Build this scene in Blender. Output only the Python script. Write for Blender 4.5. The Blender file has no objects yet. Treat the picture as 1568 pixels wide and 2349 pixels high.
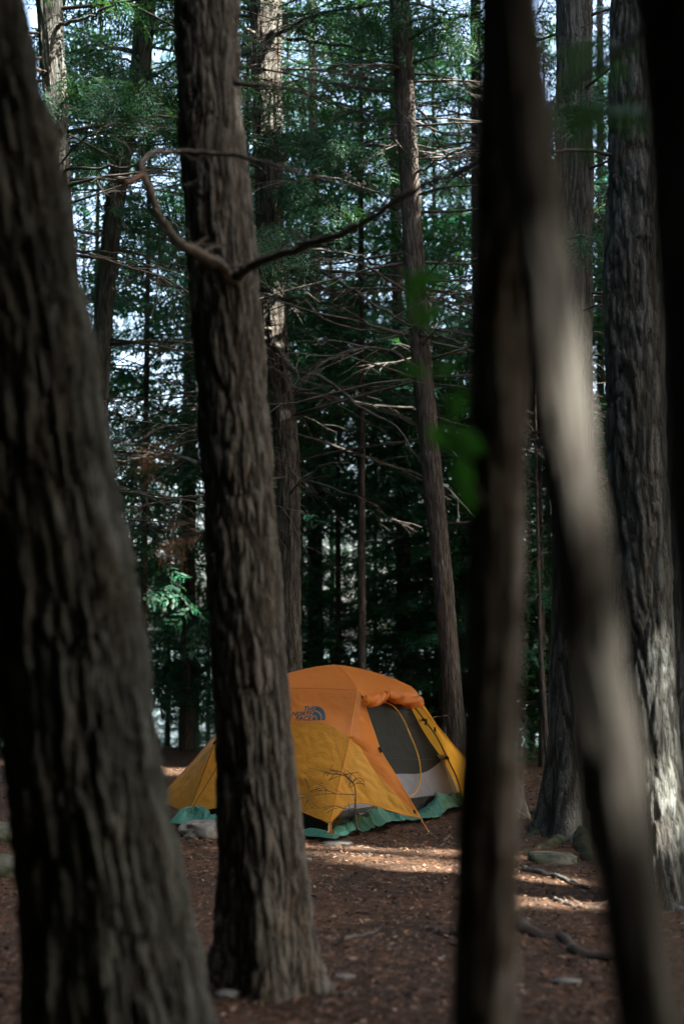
import bpy, bmesh, math, random
import numpy as np
from mathutils import Vector
from mathutils.bvhtree import BVHTree

# ------------------------------------------------------------------ camera, sky, sun, exposure
scn = bpy.context.scene
COL = scn.collection
FPX = 3267.0                       # focal length in pixels of a 1568 px wide picture (50 mm on a 24 mm wide frame)
CAMH = 1.4
PITCH = math.atan((1480 - 1174.5) / FPX)
cam_d = bpy.data.cameras.new('camera')
cam = bpy.data.objects.new('camera', cam_d)
COL.objects.link(cam)
cam.location = (0, 0, CAMH)
cam.rotation_euler = (math.pi / 2 + PITCH, 0, 0)
cam_d.sensor_fit = 'HORIZONTAL'
cam_d.sensor_width = 24.0
cam_d.lens = 50.0
cam_d.clip_start = 0.05
cam_d.clip_end = 5000
cam_d.dof.use_dof = True
cam_d.dof.focus_distance = 10.9
cam_d.dof.aperture_fstop = 1.4
cam_d.dof.aperture_blades = 0
scn.camera = cam

SUN_EL, SUN_AZ = math.radians(40), math.radians(119)      # azimuth clockwise from +Y (view direction)
SUN = Vector((math.cos(SUN_EL) * math.sin(SUN_AZ), math.cos(SUN_EL) * math.cos(SUN_AZ), math.sin(SUN_EL)))
w = bpy.data.worlds.new('World')
scn.world = w
w.use_nodes = True
nt = w.node_tree
nt.nodes.clear()
sky = nt.nodes.new('ShaderNodeTexSky')
sky.sky_type = 'NISHITA'
sky.sun_disc = False
sky.sun_elevation = SUN_EL
sky.sun_rotation = SUN_AZ
sky.air_density = 1.0
sky.dust_density = 6.0
bg = nt.nodes.new('ShaderNodeBackground')
bg.inputs['Strength'].default_value = 0.12
wo = nt.nodes.new('ShaderNodeOutputWorld')
nt.links.new(sky.outputs[0], bg.inputs[0])
nt.links.new(bg.outputs[0], wo.inputs[0])

sl = bpy.data.lights.new('sun', 'SUN')
sl.energy = 4.5
sl.angle = math.radians(0.55)
sl.color = (1.0, 0.93, 0.82)
so = bpy.data.objects.new('sun', sl)
COL.objects.link(so)
so.rotation_euler = SUN.to_track_quat('Z', 'Y').to_euler()
so.location = (12, -8, 20)

scn.view_settings.view_transform = 'Standard'
scn.view_settings.look = 'None'
scn.view_settings.gamma = 1.0
scn.view_settings.use_curve_mapping = False
scn.view_settings.exposure = 3.35
scn.render.engine = 'CYCLES'
scn.cycles.use_denoising = True
scn.cycles.max_bounces = 7
scn.cycles.diffuse_bounces = 4
scn.cycles.transmission_bounces = 4
scn.cycles.glossy_bounces = 2
scn.cycles.transparent_max_bounces = 8
scn.cycles.caustics_reflective = False
scn.cycles.caustics_refractive = False

# ------------------------------------------------------------------ helpers
CP = np.array((0, 0, CAMH))
FW = np.array((0, math.cos(PITCH), math.sin(PITCH)))
UP = np.array((0, -math.sin(PITCH), math.cos(PITCH)))
RT = np.array((1.0, 0, 0))

def ray(u, v):
    return FW + (u - 784) / FPX * RT + (1174.5 - v) / FPX * UP

def P(u, v, d):
    """point of the place seen at picture position (u, v), d metres ahead of the camera"""
    r = ray(u, v)
    return CP + r * (d / r[1])

def PT(u, v, d):
    r = ray(u, v)
    return CP + r * (d / r[1]), d / r[1]

_rs = np.random.RandomState(7)
_perm = np.tile(_rs.permutation(256), 3)
_g = _rs.normal(size=(256, 3))
_g /= np.linalg.norm(_g, axis=1)[:, None]

def perlin(x, y, z):
    x, y, z = np.broadcast_arrays(np.asarray(x, float), np.asarray(y, float), np.asarray(z, float))
    xi, yi, zi = np.floor(x).astype(int), np.floor(y).astype(int), np.floor(z).astype(int)
    xf, yf, zf = x - xi, y - yi, z - zi
    fade = lambda t: t * t * t * (t * (t * 6 - 15) + 10)
    U, V, W = fade(xf), fade(yf), fade(zf)
    out = 0
    for dx in (0, 1):
        for dy in (0, 1):
            for dz in (0, 1):
                h = _perm[(_perm[(_perm[(xi + dx) & 255] + yi + dy) & 255] + zi + dz) & 255]
                g = _g[h]
                dot = g[..., 0] * (xf - dx) + g[..., 1] * (yf - dy) + g[..., 2] * (zf - dz)
                out = out + dot * (U if dx else 1 - U) * (V if dy else 1 - V) * (W if dz else 1 - W)
    return out

def fbm(x, y, z, o=3):
    s, a, f = 0, 1.0, 1.0
    for i in range(o):
        s = s + a * perlin(x * f + i * 17.3, y * f - i * 9.1, z * f + i * 5.7)
        a *= .5
        f *= 2.03
    return s

def gh(x, y):
    """height of the forest floor"""
    x, y = np.asarray(x, float), np.asarray(y, float)
    z = .07 * perlin(x * .35, y * .35, 3.3) + .03 * perlin(x * 1.3, y * 1.3, 8.1)
    drop = np.clip((y - 19.5) / 14, 0, 1)
    z = z * (1 - .5 * drop) - 2.6 * drop ** 1.4
    far = np.clip((np.abs(x) - 14) / 60, 0, 1)
    return z + far * .6 * (1 - drop)

def relief(x, y):
    return .016 * fbm(np.asarray(x) * 3.2, np.asarray(y) * 3.2, 1.7, 4)

def new_mesh(name, V, F, mat=None, parent=None, smooth=True, mats=None, midx=None, attr=None, kind=None):
    me = bpy.data.meshes.new(name)
    if isinstance(F, np.ndarray):
        V = np.asarray(V, np.float32)
        n = F.shape[1]
        me.vertices.add(len(V))
        me.vertices.foreach_set('co', V.ravel())
        me.loops.add(F.size)
        me.loops.foreach_set('vertex_index', F.astype(np.int32).ravel())
        me.polygons.add(len(F))
        me.polygons.foreach_set('loop_start', np.arange(0, F.size, n, dtype=np.int32))
        me.update(calc_edges=True)
    else:
        me.from_pydata([tuple(map(float, v)) for v in V], [], F)
        me.update()
    if midx is not None:
        me.polygons.foreach_set('material_index', np.asarray(midx, np.int32))
    me.polygons.foreach_set('use_smooth', np.full(len(me.polygons), smooth, bool))
    for m in (mats or ([mat] if mat else [])):
        me.materials.append(m)
    for k, a in (attr or {}).items():
        at = me.attributes.new(k, 'FLOAT', 'POINT')
        at.data.foreach_set('value', np.asarray(a, np.float32))
    o = bpy.data.objects.new(name, me)
    COL.objects.link(o)
    if parent is not None:
        o.parent = parent
        if parent.parent is None:
            o.location = tuple(-c for c in parent.location)  # meshes are made in world coordinates
    if kind:
        o['kind'] = kind
    return o

def thing(name, loc, label, cat, group=None):
    o = bpy.data.objects.new(name, None)
    COL.objects.link(o)
    o.location = tuple(map(float, loc))
    o.empty_display_size = .1
    o['label'] = label
    o['category'] = cat
    if group:
        o['group'] = group
    return o

def tag(o, label, cat, group=None):
    o['label'] = label
    o['category'] = cat
    if group:
        o['group'] = group
    return o

class MB:
    def __init__(self):
        self.V, self.F, self.n = [], [], 0
    def add(self, v, f):
        v = np.asarray(v, float)
        self.V.append(v)
        self.F += [tuple(i + self.n for i in q) for q in f]
        self.n += len(v)
    def tube(self, pts, rad, n=5, cap=True):
        pts = np.asarray(pts, float)
        k = len(pts)
        rad = np.broadcast_to(np.asarray(rad, float), (k,))
        t = np.gradient(pts, axis=0)
        t /= np.linalg.norm(t, axis=1)[:, None] + 1e-9
        a = np.cross(t[0], (0, 0, 1.0) if abs(t[0][2]) < .9 else (1.0, 0, 0))
        a /= np.linalg.norm(a)
        th = np.arange(n) * 2 * math.pi / n
        c, s = np.cos(th)[:, None], np.sin(th)[:, None]
        V = np.empty((k, n, 3))
        for i in range(k):
            a = a - t[i] * a.dot(t[i])
            a /= np.linalg.norm(a) + 1e-9
            b = np.cross(t[i], a)
            V[i] = pts[i] + rad[i] * (c * a + s * b)
        f = [(i * n + j, i * n + (j + 1) % n, (i + 1) * n + (j + 1) % n, (i + 1) * n + j)
             for i in range(k - 1) for j in range(n)]
        if cap:
            f += [tuple(range(n))[::-1], tuple((k - 1) * n + j for j in range(n))]
        self.add(V.reshape(-1, 3), f)
    def box(self, c, x, y, z):
        """box at c with half axes x, y, z"""
        c, x, y, z = map(lambda q: np.asarray(q, float), (c, x, y, z))
        v = [c + i * x + j * y + k * z for i in (-1, 1) for j in (-1, 1) for k in (-1, 1)]
        self.add(v, [(0, 1, 3, 2), (4, 6, 7, 5), (0, 4, 5, 1), (2, 3, 7, 6), (0, 2, 6, 4), (1, 5, 7, 3)])
    def build(self, name, mat, parent=None, smooth=True, kind=None):
        return new_mesh(name, np.concatenate(self.V), self.F, mat, parent, smooth, kind=kind)

def hermite(C, L, s):
    """smooth curve through C (at lengths L), sampled at lengths s"""
    m = np.empty_like(C)
    m[0] = (C[1] - C[0]) / (L[1] - L[0])
    m[-1] = (C[-1] - C[-2]) / (L[-1] - L[-2])
    if len(C) > 2:
        h0, h1 = np.diff(L)[:-1, None], np.diff(L)[1:, None]
        d0, d1 = (C[1:-1] - C[:-2]) / h0, (C[2:] - C[1:-1]) / h1
        m[1:-1] = (d0 * h1 + d1 * h0) / (h0 + h1)
    i = np.clip(np.searchsorted(L, s, side='right') - 1, 0, len(C) - 2)
    h = (L[i + 1] - L[i])[:, None]
    t = (s - L[i])[:, None] / h
    return ((2 * t ** 3 - 3 * t * t + 1) * C[i] + (t ** 3 - 2 * t * t + t) * h * m[i]
            + (3 * t * t - 2 * t ** 3) * C[i + 1] + (t ** 3 - t * t) * h * m[i + 1])

def spline(pts, n):
    """smooth curve through pts, n samples evenly in chord length"""
    p = np.asarray(pts, float)
    L = np.concatenate([[0], np.cumsum(np.maximum(np.linalg.norm(np.diff(p, axis=0), axis=1), 1e-9))])
    return hermite(p, L, np.linspace(0, L[-1], n))

# ------------------------------------------------------------------ materials
def mat_new(name):
    m = bpy.data.materials.new(name)
    m.use_nodes = True
    n = m.node_tree.nodes
    b = n['Principled BSDF']
    return m, m.node_tree, b

def nd(t, kind, **kw):
    n = t.nodes.new(kind)
    for k, v in kw.items():
        if k in n.inputs:
            n.inputs[k].default_value = v
        else:
            setattr(n, k, v)
    return n

def ramp(t, fac, stops):
    r = t.nodes.new('ShaderNodeValToRGB')
    e = r.color_ramp.elements
    while len(e) < len(stops):
        e.new(.5)
    for x, (p, c) in zip(e, stops):
        x.position = p
        x.color = (*c, 1)
    t.links.new(fac, r.inputs[0])
    return r.outputs[0]

def mix(t, a, b, fac, mode='MIX'):
    m = t.nodes.new('ShaderNodeMix')
    m.data_type = 'RGBA'
    m.blend_type = mode
    for sock, val in ((m.inputs[0], fac), (m.inputs[6], a), (m.inputs[7], b)):
        if isinstance(val, (int, float)):
            sock.default_value = val
        elif isinstance(val, tuple):
            sock.default_value = (*val, 1)
        else:
            t.links.new(val, sock)
    return m.outputs[2]

def bark_mat(name, ridge, furrow, warm, scale=1.0, lichen=.25, bump=.6):
    m, t, b = mat_new(name)
    co = nd(t, 'ShaderNodeTexCoord').outputs['Object']
    mp = nd(t, 'ShaderNodeMapping')
    mp.inputs['Scale'].default_value = (1, 1, .16)
    t.links.new(co, mp.inputs[0])
    at = nd(t, 'ShaderNodeAttribute', attribute_name='furrow').outputs['Fac']
    n1 = nd(t, 'ShaderNodeTexNoise', Scale=38 * scale, Detail=6.0, Roughness=.65)
    t.links.new(mp.outputs[0], n1.inputs['Vector'])
    n2 = nd(t, 'ShaderNodeTexNoise', Scale=2.2, Detail=4.0, Roughness=.6)
    t.links.new(co, n2.inputs['Vector'])
    n3 = nd(t, 'ShaderNodeTexNoise', Scale=14.0, Detail=5.0, Roughness=.7)
    t.links.new(mp.outputs[0], n3.inputs['Vector'])
    rd = ramp(t, n1.outputs[0], [(.3, tuple(c * .62 for c in ridge)), (.55, ridge), (.75, tuple(min(1, c * 1.45) for c in ridge))])
    rd = mix(t, rd, warm, ramp(t, n3.outputs[0], [(.5, (0, 0, 0)), (.72, (.8, .8, .8))]))
    lc = ramp(t, n2.outputs[0], [(.52, (0, 0, 0)), (.7, (lichen,) * 3)])
    rd = mix(t, rd, (.2, .21, .17), lc)
    if lichen > .4:
        n4 = nd(t, 'ShaderNodeTexNoise', Scale=13.0, Detail=3.0, Roughness=.55)
        t.links.new(co, n4.inputs['Vector'])
        rd = mix(t, rd, tuple(c * .42 for c in warm), ramp(t, n4.outputs[0], [(.5, (0, 0, 0)), (.64, (.9, .9, .9))]))
    cr = mix(t, rd, furrow, at)
    t.links.new(cr, b.inputs['Base Color'])
    b.inputs['Roughness'].default_value = .92
    b.inputs['Specular IOR Level'].default_value = .2
    dv = nd(t, 'ShaderNodeVectorMath', operation='SCALE', Scale=.035)      # plate edges and hairline cracks
    t.links.new(n3.outputs['Color'], dv.inputs[0])
    av = nd(t, 'ShaderNodeVectorMath', operation='ADD')
    t.links.new(mp.outputs[0], av.inputs[0])
    t.links.new(dv.outputs[0], av.inputs[1])
    vo = nd(t, 'ShaderNodeTexVoronoi', Scale=48.0 * scale, feature='DISTANCE_TO_EDGE')
    t.links.new(av.outputs[0], vo.inputs['Vector'])
    ck = nd(t, 'ShaderNodeMapRange')
    ck.inputs['From Max'].default_value = .16
    t.links.new(vo.outputs['Distance'], ck.inputs['Value'])
    ad = nd(t, 'ShaderNodeMath', operation='MULTIPLY_ADD')
    t.links.new(ck.outputs[0], ad.inputs[0])
    ad.inputs[1].default_value = .55
    t.links.new(n1.outputs[0], ad.inputs[2])
    bp = nd(t, 'ShaderNodeBump', Strength=min(1, bump * 1.5), Distance=.014)
    t.links.new(ad.outputs[0], bp.inputs['Height'])
    t.links.new(bp.outputs[0], b.inputs['Normal'])
    return m

def leaf_mat(name, dark, light, trans=.35, scale=1.6):
    m, t, b = mat_new(name)
    co = nd(t, 'ShaderNodeTexCoord').outputs['Object']
    n = nd(t, 'ShaderNodeTexNoise', Scale=scale, Detail=5.0, Roughness=.75)
    t.links.new(co, n.inputs['Vector'])
    c = ramp(t, n.outputs[0], [(.3, dark), (.7, light)])
    t.links.new(c, b.inputs['Base Color'])
    b.inputs['Roughness'].default_value = .55
    b.inputs['Specular IOR Level'].default_value = .3
    tr = nd(t, 'ShaderNodeBsdfTranslucent')
    t.links.new(mix(t, c, (.12, .3, .03), .35), tr.inputs[0])
    ms = nd(t, 'ShaderNodeMixShader', Fac=trans)
    t.links.new(b.outputs[0], ms.inputs[1])
    t.links.new(tr.outputs[0], ms.inputs[2])
    t.links.new(ms.outputs[0], t.nodes['Material Output'].inputs[0])
    return m

def plain(name, col, rough=.6, noise=0, nscale=20, bump=0, spec=.4):
    m, t, b = mat_new(name)
    b.inputs['Roughness'].default_value = rough
    b.inputs['Specular IOR Level'].default_value = spec
    co = nd(t, 'ShaderNodeTexCoord').outputs['Object']
    n = nd(t, 'ShaderNodeTexNoise', Scale=nscale, Detail=5.0, Roughness=.6)
    t.links.new(co, n.inputs['Vector'])
    c = ramp(t, n.outputs[0], [(.3, tuple(x * (1 - noise) for x in col)), (.7, tuple(min(1, x * (1 + noise)) for x in col))])
    t.links.new(c, b.inputs['Base Color'])
    if bump:
        bp = nd(t, 'ShaderNodeBump', Strength=bump, Distance=.01)
        t.links.new(n.outputs[0], bp.inputs['Height'])
        t.links.new(bp.outputs[0], b.inputs['Normal'])
    return m

def fabric(name, col, trans, tcol, rough=.55, bump=.35, cscale=9):
    m, t, b = mat_new(name)
    co = nd(t, 'ShaderNodeTexCoord').outputs['Object']
    n = nd(t, 'ShaderNodeTexNoise', Scale=cscale, Detail=4.0, Roughness=.55, Distortion=1.2)
    t.links.new(co, n.inputs['Vector'])
    v = nd(t, 'ShaderNodeTexVoronoi', Scale=cscale * 1.6, feature='DISTANCE_TO_EDGE')
    dst = nd(t, 'ShaderNodeVectorMath', operation='ADD')
    t.links.new(co, dst.inputs[0])
    sc = nd(t, 'ShaderNodeVectorMath', operation='SCALE', Scale=.22)
    t.links.new(n.outputs['Color'], sc.inputs[0])
    t.links.new(sc.outputs[0], dst.inputs[1])
    t.links.new(dst.outputs[0], v.inputs['Vector'])
    weave = nd(t, 'ShaderNodeTexNoise', Scale=500.0, Detail=2.0)
    t.links.new(co, weave.inputs['Vector'])
    cr = nd(t, 'ShaderNodeMapRange')
    cr.inputs['From Max'].default_value = .12
    t.links.new(v.outputs['Distance'], cr.inputs['Value'])
    ad = nd(t, 'ShaderNodeMath', operation='MULTIPLY_ADD')
    t.links.new(cr.outputs[0], ad.inputs[0])
    ad.inputs[1].default_value = .35
    t.links.new(n.outputs[0], ad.inputs[2])
    bp = nd(t, 'ShaderNodeBump', Strength=bump, Distance=.012)
    t.links.new(ad.outputs[0], bp.inputs['Height'])
    c = mix(t, tuple(x * .9 for x in col), tuple(min(1, x * 1.1) for x in col), weave.outputs[0])
    t.links.new(c, b.inputs['Base Color'])
    t.links.new(bp.outputs[0], b.inputs['Normal'])
    b.inputs['Roughness'].default_value = rough
    b.inputs['Specular IOR Level'].default_value = .35
    if trans:
        tr = nd(t, 'ShaderNodeBsdfTranslucent')
        tr.inputs[0].default_value = (*tcol, 1)
        t.links.new(bp.outputs[0], tr.inputs['Normal'])
        ms = nd(t, 'ShaderNodeMixShader', Fac=trans)
        t.links.new(b.outputs[0], ms.inputs[1])
        t.links.new(tr.outputs[0], ms.inputs[2])
        t.links.new(ms.outputs[0], t.nodes['Material Output'].inputs[0])
    return m

M = {}
M['bark'] = bark_mat('hemlock_bark', (.108, .12, .114), (.025, .024, .021), (.105, .086, .066))
M['bark_brown'] = bark_mat('brown_bark', (.132, .129, .116), (.027, .022, .018), (.145, .102, .068))
M['bark_far'] = bark_mat('dark_bark', (.11, .1, .092), (.03, .024, .02), (.12, .075, .05), .7)
M['bark_pale'] = bark_mat('pale_smooth_bark', (.128, .124, .112), (.045, .04, .035), (.095, .082, .07), .5, .35, .3)
M['dead_wood'] = plain('dead_wood', (.085, .078, .07), .9, .45, 14, .3, .2)
M['limb_bark'] = plain('limb_bark', (.1, .088, .076), .92, .55, 45, .9, .15)
M['bark_mottled'] = bark_mat('mottled_bark', (.17, .16, .145), (.03, .024, .02), (.13, .09, .06), .4, .9, .4)
M['needles'] = leaf_mat('hemlock_needles', (.004, .034, .018), (.016, .078, .03), .35)
M['needles_far'] = leaf_mat('far_needles', (.004, .045, .026), (.013, .105, .048), .45)
M['dry_needles'] = leaf_mat('dry_needles', (.07, .03, .016), (.22, .1, .055), .2, 9)
M['broadleaf'] = leaf_mat('broadleaf', (.03, .16, .02), (.06, .3, .035), .55, 9)
M['twig'] = plain('twig_wood', (.05, .042, .036), .9, .4, 20, .2, .2)
M['stone'] = plain('stone', (.15, .15, .14), .9, .6, 14, .9, .2)
m, t, b = mat_new('mossy_stone')
n = nd(t, 'ShaderNodeTexNoise', Scale=7.0, Detail=6.0, Roughness=.65)
t.links.new(nd(t, 'ShaderNodeTexCoord').outputs['Object'], n.inputs['Vector'])
t.links.new(ramp(t, n.outputs[0], [(.35, (.03, .045, .025)), (.5, (.045, .055, .035)), (.62, (.085, .085, .072)), (.78, (.13, .128, .115))]), b.inputs['Base Color'])
b.inputs['Roughness'].default_value = .95
bp = nd(t, 'ShaderNodeBump', Strength=.8, Distance=.03)
t.links.new(n.outputs[0], bp.inputs['Height'])
t.links.new(bp.outputs[0], b.inputs['Normal'])
M['moss'] = m
M['moss_root'] = plain('mossy_root', (.035, .04, .026), .95, .6, 16, .8, .1)
M['fly_orange'] = fabric('orange_ripstop', (.66, .22, .035), .45, (.75, .25, .025), .5, .16, 5)
M['fly_yellow'] = fabric('yellow_ripstop', (.86, .45, .08), .55, (.95, .48, .055), .5, .26, 7)
M['piping'] = fabric('orange_piping', (.75, .3, .03), .2, (.8, .3, .02), .5, .05)
M['mesh'] = fabric('dark_mesh', (.018, .024, .023), .12, (.05, .055, .05), .8, .08)
M['grey_fabric'] = fabric('grey_fabric', (.3, .33, .39), .35, (.4, .38, .36), .5, .3)
M['tub'] = fabric('black_coated_fabric', (.018, .02, .02), 0, None, .45, .5)
M['tarp'] = fabric('green_polytarp', (.05, .185, .145), .12, (.02, .16, .1), .3, .25, 9)
M['logo'] = plain('navy_print', (.012, .045, .065), .6, .1)
M['white_print'] = plain('white_print', (.6, .62, .62), .6, .1)
M['black_plastic'] = plain('black_plastic', (.012, .012, .012), .45, .1)
M['cord'] = plain('cord', (.28, .12, .05), .8, .2)
M['zip'] = plain('yellow_zip', (.7, .36, .06), .6, .15)
M['pole'] = plain('tent_pole', (.03, .025, .02), .35, .1)
M['stake'] = plain('stake_metal', (.5, .34, .14), .4, .2)
M['red_fabric'] = plain('red_nylon', (.5, .02, .02), .5, .1)

# ------------------------------------------------------------------ ground, lake
def ground_mat():
    m, t, b = mat_new('forest_floor')
    co = nd(t, 'ShaderNodeTexCoord').outputs['Object']
    n1 = nd(t, 'ShaderNodeTexNoise', Scale=1.1, Detail=5.0, Roughness=.65)
    n2 = nd(t, 'ShaderNodeTexNoise', Scale=28.0, Detail=8.0, Roughness=.7, Distortion=.6)
    n3 = nd(t, 'ShaderNodeTexVoronoi', Scale=36.0)
    for n in (n1, n2, n3):
        t.links.new(co, n.inputs['Vector'])
    a = ramp(t, n2.outputs[0], [(.3, (.026, .017, .012)), (.5, (.078, .045, .028)), (.62, (.14, .074, .042)), (.75, (.22, .13, .082))])
    c = mix(t, a, mix(t, a, (.03, .026, .022), .7), ramp(t, n1.outputs[0], [(.42, (0, 0, 0)), (.62, (1, 1, 1))]))
    c = mix(t, c, (.14, .07, .035), ramp(t, n3.outputs['Color'], [(.78, (0, 0, 0)), (.9, (.7, .7, .7))]))
    t.links.new(c, b.inputs['Base Color'])
    b.inputs['Roughness'].default_value = .95
    b.inputs['Specular IOR Level'].default_value = .1
    bp = nd(t, 'ShaderNodeBump', Strength=.9, Distance=.02)
    t.links.new(n2.outputs[0], bp.inputs['Height'])
    t.links.new(bp.outputs[0], b.inputs['Normal'])
    return m

def axis(a, b, step, lo, hi):
    mid = np.arange(a, b + 1e-6, step)
    def grow(x0, end, sgn):
        out, s, x = [], step, x0
        while (end - x) * sgn > 0:
            s *= 1.35
            x += sgn * s
            out.append(x)
        return out
    return np.array(grow(a, lo, -1)[::-1] + list(mid) + grow(b, hi, 1))

gx = axis(-7, 7, .08, -900, 900)
gy = axis(1.5, 22, .08, -900, 1500)
X, Y = np.meshgrid(gx, gy)
Z = gh(X, Y) + relief(X, Y)
nx, ny = len(gx), len(gy)
idx = np.arange(nx * ny).reshape(ny, nx)
F = np.stack([idx[:-1, :-1], idx[:-1, 1:], idx[1:, 1:], idx[1:, :-1]], -1).reshape(-1, 4)
g = new_mesh('ground', np.stack([X, Y, Z], -1).reshape(-1, 3), F, ground_mat(), kind='structure')

m, t, b = mat_new('lake_water')
b.inputs['Base Color'].default_value = (.02, .05, .055, 1)
b.inputs['Roughness'].default_value = .12
n = nd(t, 'ShaderNodeTexNoise', Scale=1.2, Detail=4.0)
t.links.new(nd(t, 'ShaderNodeTexCoord').outputs['Object'], n.inputs['Vector'])
bp = nd(t, 'ShaderNodeBump', Strength=.25, Distance=.1)
t.links.new(n.outputs[0], bp.inputs['Height'])
t.links.new(bp.outputs[0], b.inputs['Normal'])
LAKE_Z = -1.15
new_mesh('lake', [(-1500, 20, LAKE_Z), (1500, 20, LAKE_Z), (1500, 2500, LAKE_Z), (-1500, 2500, LAKE_Z)], [(0, 1, 2, 3)], m, kind='structure')

# ------------------------------------------------------------------ gaps cut in the canopy to put sunlight on chosen spots
SUNS = np.array(SUN)
GAPS = []      # (point, radius)
def gap(u, v, d, r):
    GAPS.append((P(u, v, d), r))
def ground_at(u, v):
    r = ray(u, v)
    return CP + r * (CAMH / -r[2])
def ggap(u, v, r):
    GAPS.append((ground_at(u, v), r))
for u in range(800, 1060, 22):
    ggap(u, 1945 + (u - 800) * .06, .06)
for u in range(930, 1060, 30):
    ggap(u, 1990 + (u - 930) * .25, .0)
for u in range(1185, 1310, 24):
    ggap(u, 2043 + (u - 1185) * .2, -.06)
for u in range(1190, 1300, 25):
    ggap(u, 1962, -.22)
for u in range(390, 480, 30):
    ggap(u, 1768, .2)
gap(930, 1848, 10.6, -.12)
gap(955, 1780, 11.6, -.25)
for v in (-60, 20, 90, 160):
    gap(610, v, 14.5, .15)
gap(1005, 1260, 13, -.1)
gap(1015, 1450, 13, -.25)
gap(1335, 470, 10.6, -.1)
gap(1340, 875, 10.6, -.1)
gap(665, 1375, 14.5, -.08)
gap(720, 910, 21, .45)
gap(722, 1110, 21, .2)
gap(530, 85, 5.95, -.24)
gap(1500, 680, 8, -.2)
gap(1275, 790, 1.75, -.165)
gap(1345, 1230, 1.75, -.16)
gap(1450, 2050, 1.75, -.155)
for v in (1100, 1250, 1560, 1800):
    gap(1185, v, 2.6, -.24)
gap(310, 415, 5.6, -.2)
gap(415, 1250, 7, -.15)
gap(330, 1100, 7, -.15)
for u, v, d in ((840, 430, 13.5), (790, 460, 13.5), (680, 110, 14), (740, 60, 14), (640, 640, 13.5), (870, 860, 15), (870, 900, 15)):
    gap(u, v, d, .15)
GP = np.array([a for a, _ in GAPS])
GR = np.array([r for _, r in GAPS])

OPENING = np.array((.22, -.48, .85))
OPENING /= np.linalg.norm(OPENING)
def in_gap(C, extra, opening=True):
    """which of the points C lie inside one of the sun gaps"""
    hit = np.zeros(len(C), bool)
    for p, r in zip(GP, GR):
        q = C - p
        s = q @ SUNS
        d2 = (q * q).sum(1) - s * s
        hit |= (s > 1.2) & (d2 < max(r + extra, .02) ** 2)
    if not opening:
        return hit
    q = C - np.array((0, 11.2, .8))          # opening cut through the crowns to brighten the tent
    s = q @ OPENING
    d2 = (q * q).sum(1) - s * s
    return hit | ((s > 4.5) & (d2 < 4.4 ** 2))

# ------------------------------------------------------------------ trees
def make_spray(nt_, fine, seed, wide=1.0):
    """flat fan of hemlock twigs, one unit long, along +x"""
    r = np.random.RandomState(seed)
    T = []
    for i in range(nt_):
        x = .06 + .9 * i / nt_
        for s in (-1, 1):
            if r.rand() < .1:
                continue
            L = (.1 + .34 * math.sin(math.pi * min(1, (1 - x) * .75 + .12))) * r.uniform(.75, 1.15)
            an = s * math.radians(r.uniform(42, 62))
            d = np.array((math.cos(an), math.sin(an), -.12))
            p = np.array((x, 0, 0)) + 0
            per = np.array((-d[1], d[0], 0))
            for k in range(fine):
                a = p + d * L * k / fine
                e = p + d * L * (k + 1.15) / fine
                wdt = wide * .028 * (1 - .5 * k / fine) * (3 / fine) ** .5
                off = per * wdt
                zz = np.array((0, 0, r.uniform(-.02, .02)))
                T.append((a - off * .35, a + off * 1.5 + d * L / fine * .45 + zz, e))
                T.append((a + off * .35, e, a - off * 1.5 + d * L / fine * .45 - zz))
    V = np.array(T).reshape(-1, 3)
    V[:, 2] -= .16 * V[:, 0] ** 2 + .25 * np.abs(V[:, 1]) ** 1.5
    return V
SPRAY_FAR = make_spray(7, 2, 1)
SPRAY_BROAD = make_spray(5, 1, 3, 1.5)

def make_fine_spray(nt_, nl, seed):
    """spray with its single needles, for boughs seen in focus"""
    r = np.random.RandomState(seed)
    T = []
    def needles(p, d, L, n_, w_):
        per = np.array((-d[1], d[0], 0))
        for k in range(n_):
            a = p + d * L * (k + .5) / n_
            for s in (-1, 1):
                e = a + (d * .7 + per * s) * w_ * r.uniform(.7, 1.2) + np.array((0, 0, r.uniform(-.4, .2) * w_))
                b = a + d * w_ * .8
                T.append((a, b, e) if s > 0 else (a, e, b))
        T.append((p - per * .004, p + d * L, p + per * .004))
    X = np.array((1.0, 0, 0))
    T.append((np.array((0, -.008, 0)), X, np.array((0, .008, 0))))
    for i in range(nt_):
        x = .05 + .93 * i / nt_
        for s in (-1, 1):
            L = (.08 + .33 * math.sin(math.pi * min(1, (1 - x) * .8 + .08))) * r.uniform(.7, 1.15)
            an = s * math.radians(r.uniform(38, 60))
            needles(np.array((x, 0, 0)), np.array((math.cos(an), math.sin(an), -.1)), L, max(2, int(nl * L / .36)), .046)
    V = np.array(T).reshape(-1, 3)
    V[:, 2] -= .18 * V[:, 0] ** 2 + .3 * np.abs(V[:, 1]) ** 1.5
    return V
SPRAY_NEAR = make_fine_spray(9, 7, 2)
SPRAY_MID = make_spray(9, 3, 5, .75)
SPRAY_DRY = make_spray(6, 3, 2, .45)

def place_sprays(tpl, O, D, N, S):
    """copies of the template: origins O, directions D, normals N, sizes S -> triangle soup"""
    D = D / np.linalg.norm(D, axis=1)[:, None]
    Yx = np.cross(N, D)
    Yx /= np.linalg.norm(Yx, axis=1)[:, None] + 1e-9
    Zx = np.cross(D, Yx)
    t = tpl[None] * S[:, None, None]
    V = O[:, None] + t[..., :1] * D[:, None] + t[..., 1:2] * Yx[:, None] + t[..., 2:] * Zx[:, None]
    return V.reshape(-1, 3)

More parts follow.
